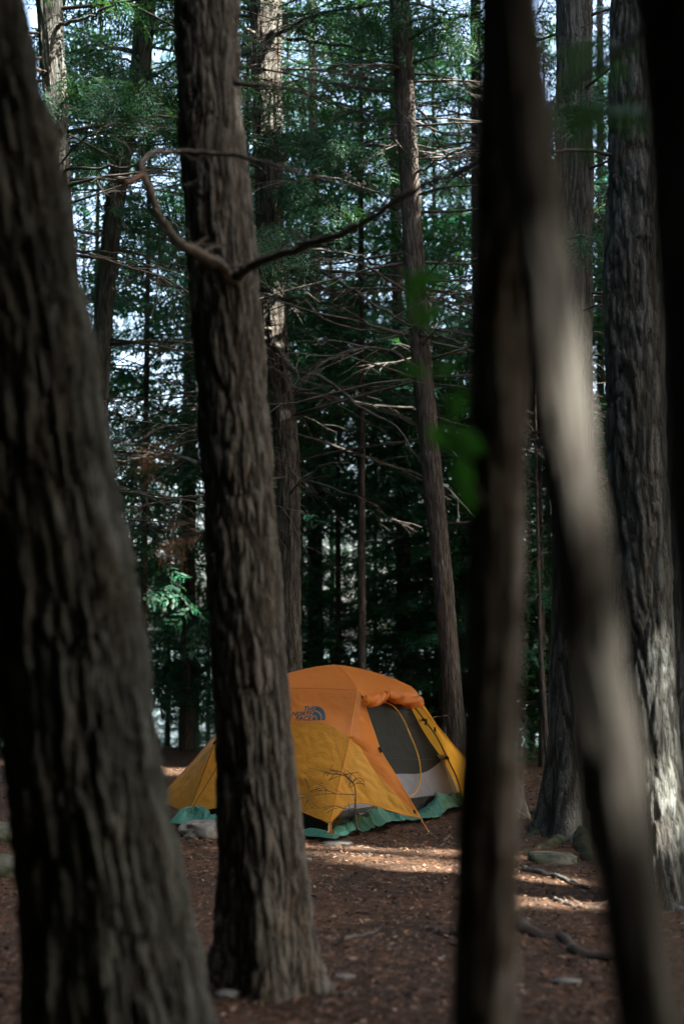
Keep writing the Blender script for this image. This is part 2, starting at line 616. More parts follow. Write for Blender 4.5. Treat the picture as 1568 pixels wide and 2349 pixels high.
def tree_crown(name, path, z0, z1, rad, nb, rng, parent, matw, matl, size=.5, step=.12, tpl=SPRAY_FAR, shape=.7, azim=None, keep=1.0, carve=True):
    """live crown: drooping limbs carrying flat sprays; sprays inside the sun gaps are left out"""
    mb = MB()
    O, D, N, S, Q = [], [], [], [], []
    pz = path[:, 2]
    for i in range(nb):
        f = (i + rng.rand()) / nb
        z = z0 + (z1 - z0) * f
        base = np.array([np.interp(z, pz, path[:, 0]), np.interp(z, pz, path[:, 1]), z])
        L = rad * (1 - shape * f) * rng.uniform(.55, 1.12)
        az = rng.uniform(0, 2 * math.pi) if azim is None else rng.uniform(*azim)
        d = np.array((math.cos(az), math.sin(az), 0))
        sd = np.array((-d[1], d[0], 0))
        k = 6
        tt = np.linspace(0, 1, k)
        rise, droop = rng.uniform(-.25, .45), rng.uniform(.15, .6)
        wob = rng.normal(0, .05 * L, k)
        wob[0] = 0
        pl = base + np.outer(tt * L, d) + np.outer(wob, sd)
        pl[:, 2] += L * (rise * tt - droop * tt * tt)
        if carve:
            fine_pl = np.stack([np.interp(np.linspace(0, 1, 16), tt, pl[:, c]) for c in range(3)], 1)
            if in_gap(fine_pl, .05, False).any():
                continue
        mb.tube(pl, np.linspace(.006 + .006 * L, .002, k), 4, False)
        hi = carve and z > CAMH + .47 * max(base[1], 0) + 1.8          # well above the picture: larger, fewer sprays
        ns = max(3, int(L / (max(step, .2) if hi else step)))
        ts = np.linspace(.15, 1, ns) + rng.normal(0, .02, ns)
        for j, q in enumerate(ts):
            if rng.rand() > keep:
                continue
            o = np.array([np.interp(q, tt, pl[:, c]) for c in range(3)])
            an = (1 if j % 2 else -1) * rng.uniform(.5, 1.15) * (1 if q < .97 else .1)
            dd = d * math.cos(an) + sd * math.sin(an)
            dd = dd + np.array((0, 0, rng.uniform(-.9, .15)))
            O.append(o)
            D.append(dd)
            N.append((rng.normal(0, .75), rng.normal(0, .75), 1))
            S.append((max(size, .75) if hi else size) * rng.uniform(.6, 1.25) * (1.1 - .35 * q))
            Q.append(hi)
    O, D, N, S = map(np.array, (O, D, N, S))
    ok = np.ones(len(O), bool)
    if carve:
        Dn = D / np.linalg.norm(D, axis=1)[:, None]
        for f in (.15, .5, .85):
            ok &= ~in_gap(O + Dn * (S * f)[:, None], .16 * max(size, .7) / .5)
    Q = np.array(Q)
    k1, k2 = ok & ~Q, ok & Q
    V = np.vstack([place_sprays(tpl, O[k1], D[k1], N[k1], S[k1]), place_sprays(SPRAY_BROAD, O[k2], D[k2], N[k2], S[k2])])
    Vw = np.concatenate(mb.V)
    nl = len(V) // 3
    Fq = np.array(mb.F)
    Ft = np.concatenate([Fq[:, [0, 1, 2]], Fq[:, [0, 2, 3]], np.arange(nl * 3).reshape(-1, 3) + len(Vw)])
    return new_mesh(name, np.vstack([Vw, V]), Ft, None, parent, False, [matw, matl],
                    np.r_[np.zeros(len(Fq) * 2, int), np.ones(nl, int)])

def trunk_path(pts, d, top, rtop=.04, lean=None):
    """(u, v, width) rows, top to bottom, at distance d -> world centre line from the ground upwards"""
    rows = []
    for (u, v, wd) in pts:
        p, tt = PT(u, v, d)
        rows.append((p, wd / 2 / FPX * tt))
    C = np.array([r[0] for r in rows])[::-1]
    R = np.array([r[1] for r in rows])[::-1]
    z0 = float(gh(C[0][0], d)) - .12
    if C[0][2] > z0:
        s = (C[1] - C[0]) / (C[1][2] - C[0][2])
        C = np.vstack([C[0] + s * (z0 - C[0][2]), C])
        R = np.r_[R[0] * 1.02, R]
    s = (C[-1] - C[-2]) / (C[-1][2] - C[-2][2])
    s = np.array((s[0] * .5, s[1] * .5, 1))
    if top > C[-1][2] + .5:
        C = np.vstack([C, C[-1] + s * (top - C[-1][2])])
        R = np.r_[R, rtop]
    return C, R

def trunk_mesh(name, C, R, parent, mat, ds=.06, na=32, depth=.02, freq=1.0, flare=.5, seed=0, zfine=None, lobes=5, zf=1.0):
    """bark-covered trunk: interlacing ridges and furrows as real relief"""
    L = np.r_[0, np.cumsum(np.linalg.norm(np.diff(C, axis=0), axis=1))]
    s1 = np.arange(0, min(L[-1], zfine or L[-1]), ds)
    s = np.r_[s1, np.arange(s1[-1] + ds, L[-1], max(ds, .3)), L[-1]] if zfine else np.r_[s1, L[-1]]
    path = hermite(C, L, s)
    r = np.interp(s, L, R)
    k = len(s)
    th = np.linspace(0, 2 * math.pi, na, endpoint=False)
    zr = path[:, 2] - path[0, 2]
    TH, SS = np.meshgrid(th, s)
    RR = r[:, None] * np.ones_like(TH)
    fl = np.exp(-zr / (.22 + 1.1 * R[0]))[:, None]
    ph = seed * 1.7
    RR = RR * (1 + flare * fl * (1 + .55 * np.sin(lobes * TH + ph) + .3 * np.sin(3 * TH - ph * 2)))
    RR = RR * (1 + .05 * perlin(np.cos(TH) * 1.2 + seed, np.sin(TH) * 1.2, SS * 1.3))
    cx, cy = np.cos(TH) * r.mean(), np.sin(TH) * r.mean()
    f = 26 * freq
    wx = .25 * perlin(cx * 9 + seed * 3, cy * 9, SS * 2.2)
    n1 = perlin(cx * f + seed * 7 + wx * 2, cy * f + wx * 2, SS * 2.3 * zf * freq)
    n2 = perlin(cx * f * .6 - seed + wx, cy * f * .6, SS * 1.3 * zf * freq + 4)
    crack = perlin(cx * f * .5, cy * f * .5 + seed, SS * 11 * freq + perlin(cx * f, cy * f, SS * 3) * 2)
    fur = np.clip(np.exp(-(n1 / .1) ** 2) + .9 * np.exp(-(n2 / .075) ** 2) + .45 * np.exp(-(crack / .035) ** 2), 0, 1)
    fine = perlin(cx * f * 2.3, cy * f * 2.3, SS * 12 * freq) + .7 * perlin(cx * f * 4.5, cy * f * 4.5, SS * 34 * freq)
    RR = RR + depth * (-.9 * fur + .7 * (n1 + n2) + .5 * fine)
    V = np.empty((k, na, 3))
    V[..., 0] = path[:, 0:1] + RR * np.cos(TH)
    V[..., 1] = path[:, 1:2] + RR * np.sin(TH)
    V[..., 2] = path[:, 2:3]
    i = np.arange(k * na).reshape(k, na)
    j = np.roll(i, -1, 1)
    Fq = np.stack([i[:-1], j[:-1], j[1:], i[1:]], -1).reshape(-1, 4)
    o = new_mesh(name, V.reshape(-1, 3), Fq, mat, parent, True, attr={'furrow': fur.ravel() * .85})
    return o, path

def dead_branch(mb, p0, d, L, r0, rng, depth=0, sides=5):
    """bare drooping limb with side twigs"""
    k = 7 if depth == 0 else 5
    d = np.asarray(d, float) / np.linalg.norm(d)
    sd = np.cross(d, (0, 0, 1.0))
    sd /= np.linalg.norm(sd) + 1e-9
    tt = np.linspace(0, 1, k)
    w1 = np.cumsum(rng.normal(0, .05 * L, k)) * tt
    w2 = np.cumsum(rng.normal(0, .035 * L, k)) * tt
    pl = p0 + np.outer(tt * L, d) + np.outer(w1, sd)
    pl[:, 2] += w2 - rng.uniform(.0, .35) * L * tt * tt
    mb.tube(pl, np.linspace(r0, max(.0022, r0 * .25), k), sides if depth == 0 else (4 if depth == 1 else 3))
    if depth >= 2:
        return pl
    nt_ = rng.randint(5, 10) if depth == 0 else rng.randint(1, 4)
    for _ in range(nt_):
        q = rng.uniform(.2, 1)
        o = np.array([np.interp(q, tt, pl[:, c]) for c in range(3)])
        an = rng.choice((-1, 1)) * rng.uniform(.4, 1.2)
        dd = d * math.cos(an) + sd * math.sin(an) + np.array((0, 0, rng.uniform(-.7, .35)))
        dead_branch(mb, o, dd, L * rng.uniform(.2, .45), max(.0028, r0 * .4), rng, depth + 1)
    return pl

def limb(parent, name, pts, r0, r1, mat, n=16, sides=7, wob=0.0, rng=None, knots=0):
    pl = spline([P(*q) for q in pts], n)
    if wob and rng is not None:
        e = rng.normal(0, wob, pl.shape)
        e[0] = 0
        pl = pl + e
    mb = MB()
    rad = np.linspace(r0, r1, n) * (1 + .16 * perlin(np.arange(n) * .55, r0 * 900, 1.5) * 2)
    rad[0] *= 1.5
    mb.tube(pl, rad, sides)
    if knots and rng is not None:
        for _ in range(knots):
            i = rng.randint(2, n - 1)
            d = rng.normal(0, 1, 3)
            dead_branch(mb, pl[i], d, rng.uniform(1.5, 9) * rad[i], rad[i] * .4, rng, 1)
    return mb.build(name, mat, parent), pl

def build_tree(spec):
    rng = np.random.RandomState(spec['seed'])
    d = spec['d']
    C, R = trunk_path(spec['pts'], d, spec.get('top', 15.0))
    root = thing(spec['name'], (C[0][0], C[0][1], float(gh(C[0][0], C[0][1]))), spec['label'], 'tree', spec.get('group'))
    _, path = trunk_mesh('trunk', C, R, root, M[spec.get('mat', 'bark')], spec.get('ds', .06), spec.get('na', 28),
                         spec.get('depth', .015), spec.get('freq', 1.0), spec.get('flare', .4), spec['seed'], spec.get('zfine'), 5, spec.get('zf', 1.0))
    cr = spec.get('crown')
    if cr:
        tree_crown('crown', path, cr['z0'], cr.get('z1', spec.get('top', 15.0)), cr['rad'], cr['nb'], rng, root, M['twig'],
                   M[cr.get('mat', 'needles')], cr.get('size', .5), cr.get('step', .13), cr.get('tpl', SPRAY_FAR), cr.get('shape', .7), cr.get('azim'))
    db = spec.get('dead')
    if db:
        for i in range(db['n']):
            z = rng.uniform(db['z0'], db['z1'])
            base = np.array([np.interp(z, path[:, 2], path[:, c]) for c in range(3)])
            rr = np.interp(z, path[:, 2], np.interp(np.linspace(0, 1, len(path)), np.linspace(0, 1, len(R)), R))
            az = rng.uniform(0, 2 * math.pi) if rng.rand() < .35 else rng.choice((0, math.pi)) + rng.normal(0, .55)
            dd = np.array((math.cos(az), math.sin(az), rng.uniform(-.15, .25)))
            mb = MB()
            dead_branch(mb, base + dd * rr * .6, dd, rng.uniform(*db.get('len', (.8, 2.2))), rng.uniform(.009, .018) * db.get('thick', 1), rng)
            mb.build('dead_branch', M['dead_wood'], root)
    return root, path, R

def root_tube(parent, pts, r0, r1, mat):
    pl = spline(pts, 14)
    pl[:, 2] = gh(pl[:, 0], pl[:, 1]) + np.linspace(r0 * .15, -r1 * 1.3, 14)
    pl = pl + np.random.RandomState(int(abs(pl[0, 0]) * 1e4) % 9999).normal(0, r0 * .12, pl.shape)
    mb = MB()
    mb.tube(pl, np.linspace(r0, r1, 14) * (1 + .25 * perlin(np.arange(14) * .7, r0 * 77, .5) * 2), 8)
    return mb.build('root', mat, parent)

TREES = []
# nearest trunks
TREES.append(dict(name='tree', label='thick dark furrowed trunk filling the left edge in front', seed=1, d=4.0, mat='bark', ds=.012, na=160, depth=.023, freq=1.35, zf=1.1, flare=.16, zfine=4.0,
    pts=[(-90, 0, 280), (10, 500, 310), (85, 1000, 325), (150, 1400, 340), (187, 1700, 355), (232, 2000, 372), (275, 2349, 420)],
    crown=dict(z0=7.0, z1=15, rad=3.0, nb=60, size=.9, step=.2, shape=.4)))
TREES.append(dict(name='tree', label='brown ridged trunk with a hooked bare limb, standing before the tent', seed=2, d=5.95, mat='bark_brown', ds=.012, na=140, depth=.015, freq=1.4, zf=1.7, flare=.55, zfine=5.0,
    pts=[(472, 0, 150), (485, 300, 152), (510, 600, 160), (540, 1000, 168), (563, 1400, 170), (583, 1700, 172), (606, 2000, 180), (612, 2150, 186)],
    crown=dict(z0=7.5, z1=15, rad=3.0, nb=60, size=.9, step=.2, shape=.4)))
TREES.append(dict(name='tree', label='slim upright blurred trunk, very dark with a pale right edge', seed=3, d=2.6, mat='bark_mottled', ds=.03, na=48, depth=.005, freq=1.6, flare=.1, top=9,
    pts=[(1166, 0, 136), (1150, 600, 134), (1137, 1200, 136), (1121, 1800, 142), (1109, 2349, 150)],
    crown=dict(z0=5.2, z1=9, rad=1.6, nb=26, size=.8, step=.2, shape=.4)))
TREES.append(dict(name='tree', label='leaning blurred pale trunk nearest the camera on the right', seed=4, d=1.75, mat='bark_pale', ds=.03, na=48, depth=.007, freq=1.6, flare=.1, top=9,
    pts=[(1180, 0, 128), (1240, 600, 128), (1288, 1000, 140), (1330, 1300, 146), (1385, 1700, 156), (1435, 2000, 160), (1490, 2349, 168)],
    crown=dict(z0=5.2, z1=9, rad=1.6, nb=26, size=.8, step=.2, shape=.4)))
TREES.append(dict(name='tree', label='black out of focus trunk cut by the right edge', seed=5, d=2.2, mat='bark', ds=.03, na=48, depth=.006, freq=1.2, flare=.1, top=12,
    pts=[(1604, 0, 300), (1632, 300, 300), (1656, 630, 300), (1676, 1150, 300), (1718, 1500, 300), (1790, 2349, 310)],
    crown=dict(z0=5.2, z1=12, rad=2.6, nb=50, size=.9, step=.2, shape=.4)))
TREES.append(dict(name='tree', label='straight trunk with deep long bark ridges near the right edge', seed=6, d=8.0, mat='bark', ds=.016, na=110, depth=.018, freq=1.0, zf=1.5, flare=.4, zfine=6.0,
    pts=[(1452, 0, 108), (1455, 350, 124), (1453, 700, 138), (1462, 1100, 136), (1473, 1400, 136), (1487, 1700, 140), (1508, 1950, 148)],
    crown=dict(z0=8, rad=2.8, nb=54, size=.9, step=.2, shape=.4), dead=dict(n=9, z0=3.2, z1=5.6, len=(.5, 1.3))))
TREES.append(dict(name='tree', label='large shaded trunk with spreading mossy roots right of the tent', seed=7, d=10.6, mat='bark', ds=.018, na=100, depth=.014, freq=1.1, flare=.75, zfine=7.0,
    pts=[(1317, 0, 84), (1316, 400, 88), (1313, 800, 92), (1316, 1200, 100), (1322, 1600, 116), (1326, 1800, 126)],
    crown=dict(z0=7.2, rad=2.4, nb=40, size=.4, step=.1, tpl=SPRAY_MID), dead=dict(n=20, z0=2.6, z1=6.8, len=(.5, 1.5))))
# behind the tent
TREES.append(dict(name='tree', label='slender bare trunk leaning left, rising behind the tent doorway', seed=8, d=13.2, mat='bark_far', ds=.03, na=52, depth=.006, freq=1.8, flare=.2, zfine=9,
    pts=[(918, 0, 46), (938, 400, 47), (956, 700, 48), (977, 950, 47), (1003, 1200, 46), (1030, 1500, 45), (1043, 1640, 46)],
    crown=dict(z0=7.0, rad=2.2, nb=44, size=.4, step=.1, tpl=SPRAY_MID), dead=dict(n=48, z0=3.7, z1=7.8, len=(.8, 2.4))))
TREES.append(dict(name='tree', label='rough brown trunk just right of the hooked limb tree, behind the tent', seed=9, d=14.5, mat='bark_brown', ds=.025, na=80, depth=.014, freq=1.2, flare=.3, zfine=9,
    pts=[(608, 0, 76), (617, 400, 68), (632, 800, 60), (655, 1000, 58), (664, 1400, 52), (668, 1540, 52)],
    crown=dict(z0=7.8, rad=2.4, nb=40, size=.4, step=.1, tpl=SPRAY_MID), dead=dict(n=52, z0=2.8, z1=8.2, len=(1.0, 2.8), thick=1.2)))
TREES.append(dict(name='tree', label='far thin trunk with bright sunlit patches, left of the tent top', seed=10, d=21, mat='bark_pale', ds=.05, na=36, depth=.006, freq=1.2, flare=.2, zfine=12,
    pts=[(714, 0, 20), (722, 600, 26), (720, 900, 30), (722, 1200, 34), (723, 1500, 40)],
    crown=dict(z0=7.5, rad=2.2, nb=40, size=.55, step=.18, mat='needles_far'), dead=dict(n=10, z0=3, z1=8, len=(.8, 2))))
TREES.append(dict(name='tree', label='rough trunk in the top left corner beside the thick dark trunk', seed=11, d=12, mat='bark', ds=.025, na=70, depth=.012, freq=1.2, flare=.3, zfine=8,
    pts=[(112, 0, 62), (128, 250, 56), (138, 450, 52), (155, 700, 54), (170, 1100, 58)],
    crown=dict(z0=6.0, rad=2.4, nb=44, size=.4, step=.1, tpl=SPRAY_MID), dead=dict(n=20, z0=2.8, z1=6.8, len=(.8, 2.2))))
TREES.append(dict(name='tree', label='crooked leaning trunk between the thick dark trunk and the hooked limb tree', seed=12, d=13.4, mat='bark', ds=.025, na=64, depth=.012, freq=1.3, flare=.3, zfine=9,
    pts=[(334, 0, 48), (318, 180, 48), (285, 320, 46), (262, 480, 46), (245, 620, 44), (232, 850, 42), (222, 1100, 46), (215, 1500, 50)],
    crown=dict(z0=5.6, rad=2.4, nb=56, size=.4, step=.1, tpl=SPRAY_MID), dead=dict(n=32, z0=2.2, z1=7.4, len=(.8, 2.2))))
TREES.append(dict(name='tree', label='thin knotty trunk half hidden behind the slim upright blurred trunk', seed=13, d=15.5, mat='bark_far', ds=.04, na=40, depth=.007, freq=1.5, flare=.2, zfine=10,
    pts=[(1090, 0, 26), (1096, 500, 28), (1100, 1000, 30), (1108, 1600, 33)],
    crown=dict(z0=6.4, rad=2.2, nb=48, size=.4, step=.1, tpl=SPRAY_MID), dead=dict(n=28, z0=2.6, z1=8, len=(.8, 2.2))))
TREES.append(dict(name='sapling', label='thin bare sapling trunk in the gap between the two blurred trunks', seed=14, d=13.6, mat='bark_far', ds=.05, na=14, depth=.002, freq=2, flare=.1, top=6.2,
    pts=[(1226, 800, 7), (1232, 1200, 8), (1240, 1500, 11), (1258, 1790, 15)],
    dead=dict(n=12, z0=1.6, z1=5, len=(.3, .8), thick=.5)))
TREES.append(dict(name='tree', label='dark far trunk seen left of the hooked limb tree, above the tent corner', seed=15, d=19, mat='bark_far', ds=.06, na=30, depth=.008, freq=1.2, flare=.2, zfine=9,
    pts=[(438, 0, 22), (436, 900, 28), (430, 1650, 36)],
    crown=dict(z0=4.2, rad=2.2, nb=70, size=.5, step=.15, mat='needles_far'), dead=dict(n=8, z0=1.5, z1=5)))
TREES.append(dict(name='tree', label='dark far trunk above the right slope of the tent roof', seed=16, d=18.2, mat='bark_far', ds=.06, na=30, depth=.008, freq=1.2, flare=.2, zfine=9,
    pts=[(905, 300, 24), (915, 900, 28), (926, 1300, 32), (930, 1600, 36)],
    crown=dict(z0=3.6, rad=2.0, nb=70, size=.5, step=.15, mat='needles_far'), dead=dict(n=12, z0=2, z1=6)))
TREES.append(dict(name='tree', label='dark shaggy trunk at the right edge behind the ridged trunk', seed=17, d=12.6, mat='bark', ds=.03, na=60, depth=.012, freq=1.2, flare=.3, zfine=8,
    pts=[(1545, 300, 62), (1552, 800, 66), (1560, 1400, 74), (1563, 1760, 80)],
    crown=dict(z0=6.0, rad=2.2, nb=40, size=.4, step=.11, tpl=SPRAY_MID), dead=dict(n=6, z0=3, z1=6)))
TREES.append(dict(name='tree', label='narrow far trunk in the gap left of the deep ridged trunk', seed=18, d=19.5, mat='bark_far', ds=.06, na=24, depth=.006, freq=1.2, flare=.2, zfine=9,
    pts=[(1376, 200, 17), (1377, 900, 19), (1376, 1500, 22)],
    crown=dict(z0=5, rad=2.0, nb=50, size=.5, step=.16, mat='needles_far'), dead=dict(n=10, z0=3, z1=8)))

BUILT = {}
for sp in TREES:
    BUILT[sp['seed']] = build_tree(sp)

rng = np.random.RandomState(99)
# hooked limb and its neighbours on the brown trunk before the tent
t2 = BUILT[2][0]
limb(t2, 'hooked_limb', [(530, 650, 5.86), (508, 612, 5.7), (460, 585, 5.55), (410, 555, 5.45), (370, 500, 5.4), (345, 445, 5.4), (327, 395, 5.42), (322, 372, 5.45)], .027, .013, M['limb_bark'], 40, 10, .0035, rng, 7)
limb(t2, 'broken_stub', [(326, 402, 5.42), (306, 412, 5.38), (284, 421, 5.34)], .012, .009, M['dry_needles'], 6, 7)
limb(t2, 'dead_branch', [(324, 385, 5.45), (330, 366, 5.5), (352, 352, 5.55), (410, 347, 5.65), (500, 352, 5.6), (575, 362, 5.5), (650, 382, 5.4), (720, 405, 5.3), (790, 425, 5.2), (850, 440, 5.1)], .012, .005, M['limb_bark'], 44, 7, .003, rng, 9)
limb(t2, 'dead_branch', [(545, 630, 5.8), (600, 597, 5.6), (690, 568, 5.4), (784, 535, 5.2), (880, 480, 5.0), (960, 430, 4.9), (1040, 398, 4.8), (1105, 368, 4.7)], .02, .008, M['limb_bark'], 44, 9, .0035, rng, 10)
limb(t2, 'dead_branch', [(420, 428, 5.62), (445, 420, 5.6), (465, 400, 5.58), (455, 372, 5.6), (425, 356, 5.62)], .006, .003, M['dead_wood'], 14, 5)
limb(t2, 'dead_branch', [(520, 560, 5.75), (432, 545, 5.7), (434, 535, 5.7), (420, 520, 5.7)], .005, .003, M['dead_wood'], 10, 5)
limb(t2, 'dead_branch', [(540, 190, 5.7), (600, 195, 5.6), (660, 205, 5.5), (700, 218, 5.45)], .011, .003, M['dead_wood'], 12, 6, .002, rng)
for pts in ([(472, 1222, 6.15), (440, 1224, 6.5), (415, 1232, 6.9), (405, 1240, 7.1)], [(460, 1068, 6.1), (420, 1050, 6.5), (370, 1042, 6.9), (345, 1060, 7.1), (330, 1090, 7.2)]):
    o, pl = limb(t2, 'dead_branch', pts, .008, .003, M['dead_wood'], 12, 5)
    n_ = 12
    O = pl[rng.randint(5, 12, n_)] + rng.normal(0, .03, (n_, 3))
    D = np.stack([rng.normal(-.7, .4, n_), rng.normal(0, .4, n_), rng.normal(-.6, .25, n_)], 1)
    V = place_sprays(SPRAY_DRY, O, D, rng.normal(0, 1, (n_, 3)), rng.uniform(.09, .18, n_))
    s_ = new_mesh('dry_spray', V, np.arange(len(V)).reshape(-1, 3), M['dry_needles'], o, False, kind='stuff')
    s_.location = (0, 0, 0)

# leafy shoot on the slim blurred trunk
ta = BUILT[3][0]
o, pl = limb(ta, 'leafy_shoot', [(1125, 1180, 2.6), (1080, 1100, 2.45), (1045, 1000, 2.35), (1010, 900, 2.25), (975, 780, 2.2), (950, 640, 2.15)], .004, .0015, M['twig'], 20, 5)
leaf_out = [(0, 0), (.25, .07), (.5, .22), (.75, .28), (1.0, .22), (1.2, .1), (1.32, 0)]
for (u, v, d, s, an) in [(952, 665, 2.15, .062, 1.1), (985, 640, 2.14, .04, .2), (972, 735, 2.2, .05, 2.2), (955, 850, 2.2, .04, 3.0), (1015, 850, 2.25, .045, .4), (1040, 940, 2.3, .06, 1.2), (1060, 1005, 2.35, .065, -.6),
                         (1020, 1010, 2.35, .055, 2.4), (1058, 1075, 2.4, .06, -1.2), (1075, 1150, 2.5, .05, 1.9), (1000, 720, 2.2, .035, 1)]:
    c = P(u, v, d)
    a = np.array((math.cos(an), .25, math.sin(an)))
    a /= np.linalg.norm(a)
    bdir = np.cross(a, (0.15, 1, .25))
    bdir /= np.linalg.norm(bdir)
    nrm = np.cross(a, bdir)
    V, Fl = [], []
    for x, y in leaf_out:
        p = c + a * (x - .6) * s
        V += [p + bdir * y * s * 1.2 + nrm * y * s * .3, p - nrm * .02 * s, p - bdir * y * s * 1.2 + nrm * y * s * .3]
    for i in range(len(leaf_out) - 1):
        Fl += [(3 * i, 3 * i + 1, 3 * i + 4, 3 * i + 3), (3 * i + 1, 3 * i + 2, 3 * i + 5, 3 * i + 4)]
    q = new_mesh('leaf', V, Fl, M['broadleaf'], o)
    q.location = (0, 0, 0)

# branch with blurred needles on the black trunk at the right edge
te = BUILT[5][0]
o, pl = limb(te, 'branch', [(1500, 40, 2.5), (1454, 85, 2.9), (1400, 130, 3.3), (1340, 180, 3.7), (1290, 220, 4.0), (1245, 252, 4.3)], .010, .004, M['twig'], 16, 6)
n_ = 22
O = np.array([P(rng.uniform(1290, 1440), rng.choice((95, 105, 240, 255)) + rng.uniform(-20, 20), rng.uniform(3.3, 3.9)) for _ in range(n_)])
D = np.stack([rng.normal(-.3, .8, n_), rng.normal(.3, .5, n_), rng.normal(-.1, .15, n_)], 1)
V = place_sprays(SPRAY_NEAR, O, D, np.stack([rng.normal(0, .2, n_), rng.normal(0, .2, n_), np.ones(n_)], 1), rng.uniform(.1, .2, n_))
s_ = new_mesh('needle_spray', V, np.arange(len(V)).reshape(-1, 3), M['needles'], o, False, kind='stuff')
s_.location = (0, 0, 0)

# live boughs seen in focus beside the rough brown trunk and to the left
def bough(parent, pts, n_, size, mat='needles', seed=0, r0=.014):
    r = np.random.RandomState(seed)
    o, pl = limb(parent, 'bough', pts, r0, .003, M['dead_wood'], 16, 5, .006, r)
    n_ = int(n_ * 2.6)
    k = r.uniform(.2, 1, n_)
    i = (k * 15).astype(int)
    O = pl[i] + r.normal(0, .5, (n_, 3)) * size * (.75, .75, .3)
    tdir = pl[-1] - pl[0]
    tdir /= np.linalg.norm(tdir)
    sd = np.cross(tdir, (0, 0, 1.0))
    an = r.choice((-1, 1), n_) * r.uniform(.2, 1.3, n_)
    D = np.cos(an)[:, None] * tdir + np.sin(an)[:, None] * sd + np.stack([np.zeros(n_), np.zeros(n_), r.uniform(-1.1, .1, n_)], 1)
    V = place_sprays(SPRAY_MID, O, D, np.stack([r.normal(0, .9, n_), r.normal(-.3, .9, n_), np.ones(n_)], 1), size * r.uniform(.3, .75, n_))
    s = new_mesh('needle_spray', V, np.arange(len(V)).reshape(-1, 3), M[mat], o, False, kind='stuff')
    s.location = (0, 0, 0)

t4, t7, t6, t3, tc = BUILT[9][0], BUILT[12][0], BUILT[11][0], BUILT[8][0], BUILT[7][0]
bough(t4, [(640, 520, 14.3), (612, 545, 12.6), (640, 575, 12.0), (690, 600, 11.6)], 34, .34, seed=1)
bough(t4, [(600, 560, 14.3), (596, 590, 12.4), (605, 640, 12.0), (640, 690, 11.8)], 30, .34, seed=2)
bough(t4, [(625, 300, 14.4), (680, 320, 13.8), (760, 330, 13.4), (830, 360, 13)], 46, .42, seed=3)
bough(t4, [(630, 420, 14.4), (690, 430, 13.6), (740, 460, 13.2), (790, 500, 13)], 40, .4, seed=4)
bough(t4, [(620, 80, 14.4), (700, 40, 13.8), (780, 30, 13.4), (860, 50, 13)], 44, .45, seed=5)
bough(t3, [(925, 60, 13.2), (980, 40, 12.8), (1040, 60, 12.6), (1090, 110, 12.4)], 44, .42, seed=6)
bough(t7, [(310, 220, 13.3), (360, 230, 12.7), (400, 270, 12.4), (430, 330, 12.2)], 44, .42, seed=7)
bough(t7, [(320, 150, 13.3), (250, 130, 12.8), (190, 150, 12.5), (140, 190, 12.3)], 46, .45, seed=8)
bough(t7, [(260, 480, 13.3), (330, 480, 12.8), (390, 500, 12.4), (425, 560, 12.2)], 34, .4, seed=9)
bough(t7, [(300, 300, 13.3), (240, 310, 12.9), (190, 340, 12.5), (160, 390, 12.3)], 38, .42, seed=10)
bough(t6, [(130, 250, 12), (180, 210, 11.6), (240, 220, 11.3), (300, 260, 11)], 44, .42, seed=11)
bough(tc, [(1330, 250, 10.6), (1300, 240, 10.2), (1265, 260, 10), (1235, 300, 9.8)], 30, .34, seed=12)
bough(tc, [(1320, 560, 10.6), (1300, 545, 10.1), (1340, 540, 9.9), (1380, 560, 9.7)], 24, .3, seed=13)
# the heavy drooping bare limbs in the middle
for pts, r0 in (([(632, 790, 14.4), (680, 850, 14), (730, 865, 13.8), (780, 895, 13.6), (840, 945, 13.4), (900, 975, 13.3), (960, 1055, 13.2)], .03),
                ([(600, 680, 14.3), (650, 683, 13.9), (700, 690, 13.6), (745, 735, 13.4), (820, 755, 13.3), (895, 758, 13.2)], .032),
                ([(640, 630, 14.3), (720, 620, 13.8), (790, 650, 13.5), (860, 700, 13.3), (940, 745, 13.1), (1010, 770, 13), (1085, 790, 12.8)], .026),
                ([(640, 560, 14.3), (720, 575, 14), (800, 580, 13.8), (880, 610, 13.6)], .022),
                ([(615, 90, 14.4), (650, 65, 14), (700, 45, 13.8), (770, 20, 13.5), (810, 0, 13.3)], .03),
                ([(625, 75, 14.4), (680, 90, 14), (760, 100, 13.8), (860, 120, 13.5), (920, 125, 13.2)], .028),
                ([(640, 340, 14.4), (740, 330, 14), (840, 330, 13.6), (950, 335, 13.3), (1060, 350, 13)], .03)):
    limb(t4, 'dead_branch', pts, r0, .006, M['dead_wood'], 20, 6, .012, rng)
for pts, r0 in (([(940, 400, 13.2), (1000, 370, 12.9), (1060, 340, 12.7), (1110, 320, 12.5)], .014),
                ([(975, 640, 13.1), (1020, 660, 12.8), (1060, 690, 12.6), (1090, 700, 12.5)], .012),
                ([(965, 770, 13.1), (1020, 775, 12.8), (1060, 790, 12.6)], .02)):
    limb(t3, 'dead_branch', pts, r0, .005, M['dead_wood'], 14, 5, .01, rng)
for pts, r0 in (([(128, 390, 12), (230, 384, 11.6), (330, 380, 11.3), (400, 388, 11)], .016),
                ([(160, 572, 12), (270, 582, 11.6), (340, 605, 11.4), (430, 636, 11.2)], .010),
                ([(120, 60, 12), (180, 45, 11.7), (230, 25, 11.5), (262, 8, 11.4)], .022)):
    limb(t6, 'dead_branch', pts, r0, .006, M['dead_wood'], 16, 6, .008, rng)
